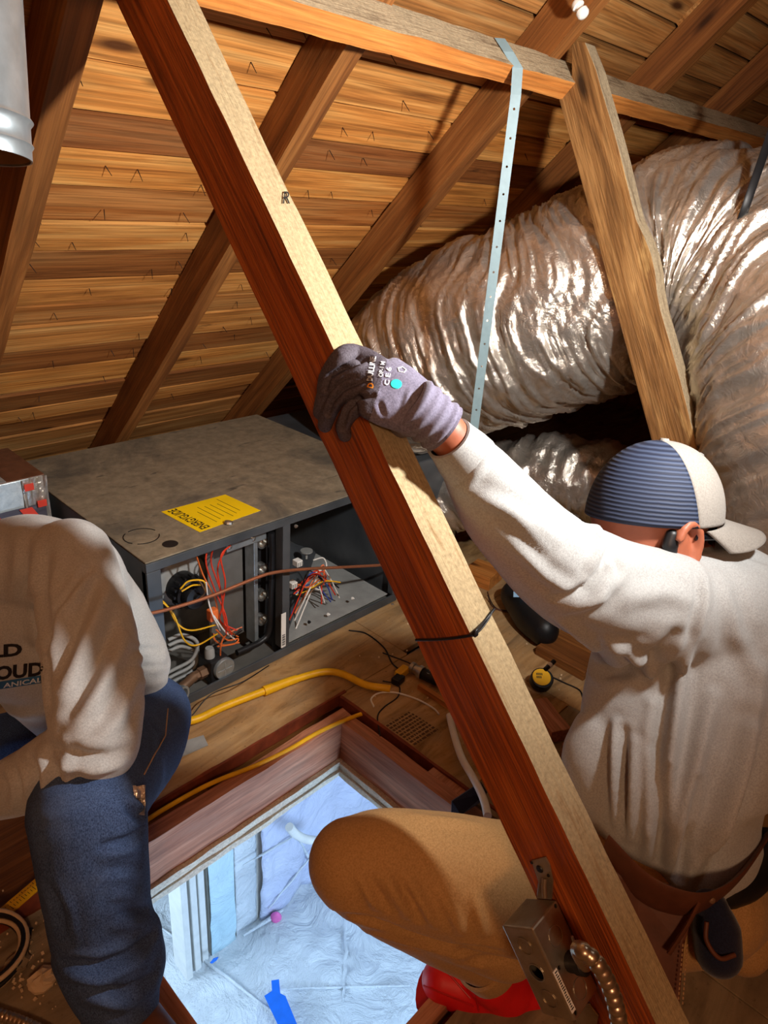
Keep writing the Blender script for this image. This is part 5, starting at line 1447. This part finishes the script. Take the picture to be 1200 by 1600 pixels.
# tape measure
tmn = thing('tape_measure', onz(842, 1062, 0), 'yellow and black tape measure lying on the plywood', 'tape measure')
tc = onz(846, 1062, .030); te = unit(np.array([AX[0][0], AX[0][1], 0])); tf = np.cross([0, 0, 1], te); tn_ = unit(-AX[2] * .6 + np.array([0, 0, .8])); te = unit(te - tn_ * (te @ tn_)); tf = np.cross(tn_, te)
ol = [tc + te * .031 * math.cos(a) + tf * .030 * math.sin(a) for a in np.linspace(0, 2 * math.pi, 28)[:-1]]
MB().prism([p - tn_ * .016 for p in ol], tn_ * .030).build('case', M['black'], tmn, bevel=.004)
MB().prism([tc + (p - tc) * .80 + tn_ * .0145 - te * .003 for p in ol], tn_ * .003).build('yellow_shell', M['yellow'], tmn, bevel=.001)
for i in range(9):
    MB().box(tc + tn_ * .0178 + te * (-.016 + .0036 * (i % 5)) + tf * (.008 - .009 * (i // 5)), (.0022, .0062, .0006), (te, tf, tn_)).build('case_mark', M['ink'], tmn)
k0 = P(852, 1046, 1.64); k1 = P(866, 1033, 1.66)
MB().tube([k0, k1], .0055, 10).build('lock_lever', M['black'], tmn, smooth=True); MB().tube([k0 + (k1 - k0) * .35, k0 + (k1 - k0) * .62], .0062, 10).build('lever_band', M['white'], tmn, smooth=True)
# loose lumber and blocks on the floor behind the brace
def lum(px0, px1, w, h, mat, label, z=None, name='lumber_offcut'):
    z = h / 2 if z is None else z
    o = board(name, onz(px0[0], px0[1], z), onz(px1[0], px1[1], z), w, h, (0, 0, 1) if False else np.cross(unit(onz(*px1) - onz(*px0)), [0, 0, 1]), M[mat], nseg=6, rough=.001, bevel=.002); return tag(o, label, 'lumber', 'loose lumber behind the brace')


lum((838, 1100), (876, 1150), .055, .035, 'curb', 'brown timber offcut in front of the tape measure', )
lum((900, 1185), (945, 1135), .08, .04, 'curb', 'wide brown timber offcut under the shirt hem', )
lum((735, 890), (775, 905), .10, .05, 'purlin', 'brown block beside the grey plenum')
lum((860, 1000), (935, 1040), .16, .03, 'rafter', 'reddish board lying beside the squatting person')
# black tool bag with a pale tag
bgm = MB(); loft(bgm, [(onz(806, 930, .05), .05, .05), (onz(828, 962, .05), .06, .05), (onz(850, 985, .05), .05, .045)], n=18)
tbg = thing('tool_bag', onz(828, 962, 0), 'black tool bag with a pale blue tag on the floor beyond the arm', 'bag')
union('bag_body', bgm, .008, 3, M['black'], tbg)
M['paleblue'] = m_plain('pale_blue_tag', srgb(150, 196, 232), .5, 0, .05)
bgp = P(804, 924, 2.02); MB().box(onz(806, 926, .09) - AX[2] * .04, (.03, .004, .018), (AX[0], AX[2], -AX[1])).build('tag', M['paleblue'], tbg)
# grey shim under the gas line and torn scrap
o = MB().prism([onz(270, 1165, .001), onz(318, 1150, .001), onz(325, 1165, .001), onz(268, 1190, .001)], (0, 0, .003)).build('grey_plate', M['grey'], None); tag(o, 'thin grey metal plate lying under the yellow gas line', 'plate')
rsx = random.Random(12)
for k, (x, y, s, m_, l_) in enumerate(((28, 1503, .018, 'ply2', 'angular grey plaster lump beside the wire coil'), (68, 1530, .020, 'cream', 'pale crumbly plaster lump near the blue jeans'), (44, 1455, .006, 'black', 'small black chip on the dusty floor by the jeans'))):
    pt = onz(x, y, s * .5); mb = MB(); vs = []
    for i in range(7):
        for j in range(10):
            a = math.pi * i / 6; b = 2 * math.pi * j / 10; r = s * (1 + .35 * vnoise(np.array([[i * .9 + k * 7, math.cos(b) * 2, math.sin(b) * 2]]))[0]); vs.append(pt + np.array([math.sin(a) * math.cos(b) * r * 1.2, math.sin(a) * math.sin(b) * r, math.cos(a) * r * .55]))
    mb.add(vs, [(i * 10 + j, i * 10 + (j + 1) % 10, (i + 1) * 10 + (j + 1) % 10, (i + 1) * 10 + j) for i in range(6) for j in range(10)])
    tag(mb.build('debris_lump', M[m_], None), l_, 'debris', 'debris on the floor')
gr = MB()
for i in range(160):
    x, y = (rsx.gauss(55, 40), rsx.gauss(1500, 55)) if i < 90 else (rsx.uniform(560, 900), rsx.uniform(960, 1100))
    c = onz(x, y, .001); r = rsx.uniform(.0008, .003); gr.box(c, (r * 2, r * 1.6, r * 1.3), frame_from((rsx.random(), rsx.random(), .3)))
g_ = gr.build('grit', M['cream'], None); g_['kind'] = 'stuff'; tag(g_, 'crumbs of plaster grit scattered on the attic floor', 'grit')
# ---- yellow folding rule, cable coil, armoured cable at the lower left
ru = thing('folding_rule', onz(35, 1410, 0), 'yellow folding rule lying along the floor edge by the jeans', 'rule')
for k in range(2):
    a, b = onz(-40, 1462 + 8 * k, .004 + .004 * k), onz(68, 1370 + 6 * k, .004 + .004 * k)
    o = board('rule_blade', a, b, .016, .0035, np.cross(unit(b - a), [0, 0, 1]), M['yellow'], parent=ru)
    for i in range(24):
        q = a + (b - a) * (i + .5) / 24; MB().box(q + np.array([0, 0, .002]), (.0008, .006 if i % 4 else .011, .0004), (unit(b - a), np.cross([0, 0, 1], unit(b - a)), (0, 0, 1))).build('tick', M['ink'], ru)
MB().box(onz(67, 1371, .010), (.012, .020, .012), None).build('end_hook', M['yellow'], ru, bevel=.001)
co = thing('cable_coil', onz(-12, 1500, 0), 'coil of grey and black cable on the dusty floor', 'cable coil')
cc0 = onz(-30, 1500, 0)
for k in range(6):
    r = .062 + .005 * (k % 3); MB().tube([cc0 + np.array([r * math.cos(a), r * math.sin(a), .006 + .008 * (k // 2) + .003 * math.sin(a * 2 + k)]) for a in np.linspace(0, 2 * math.pi, 41)[:-1]], .0042, 8, closed=True).build('turn', M['cream'] if k % 2 else M['black'], co, smooth=True)
ap = catmull([onz(x, y, .010) for x, y in ((-60, 1560), (-10, 1582), (30, 1596), (70, 1614), (110, 1640))], 40)
sg = np.concatenate([[0], np.cumsum(np.linalg.norm(np.diff(ap, axis=0), axis=1))]); ns = int(sg[-1] / .0011); ap = np.stack([np.interp(np.linspace(0, sg[-1], ns), sg, ap[:, k]) for k in range(3)], 1)
o = MB().tube(ap, [.0075 + .0014 * abs(math.sin(i * .0011 / .0075 * math.pi)) ** .6 for i in range(ns)], 12).build('armoured_cable', M['flexm'], None, smooth=True); tag(o, 'ribbed armoured cable lying beside the wire coil', 'cable')
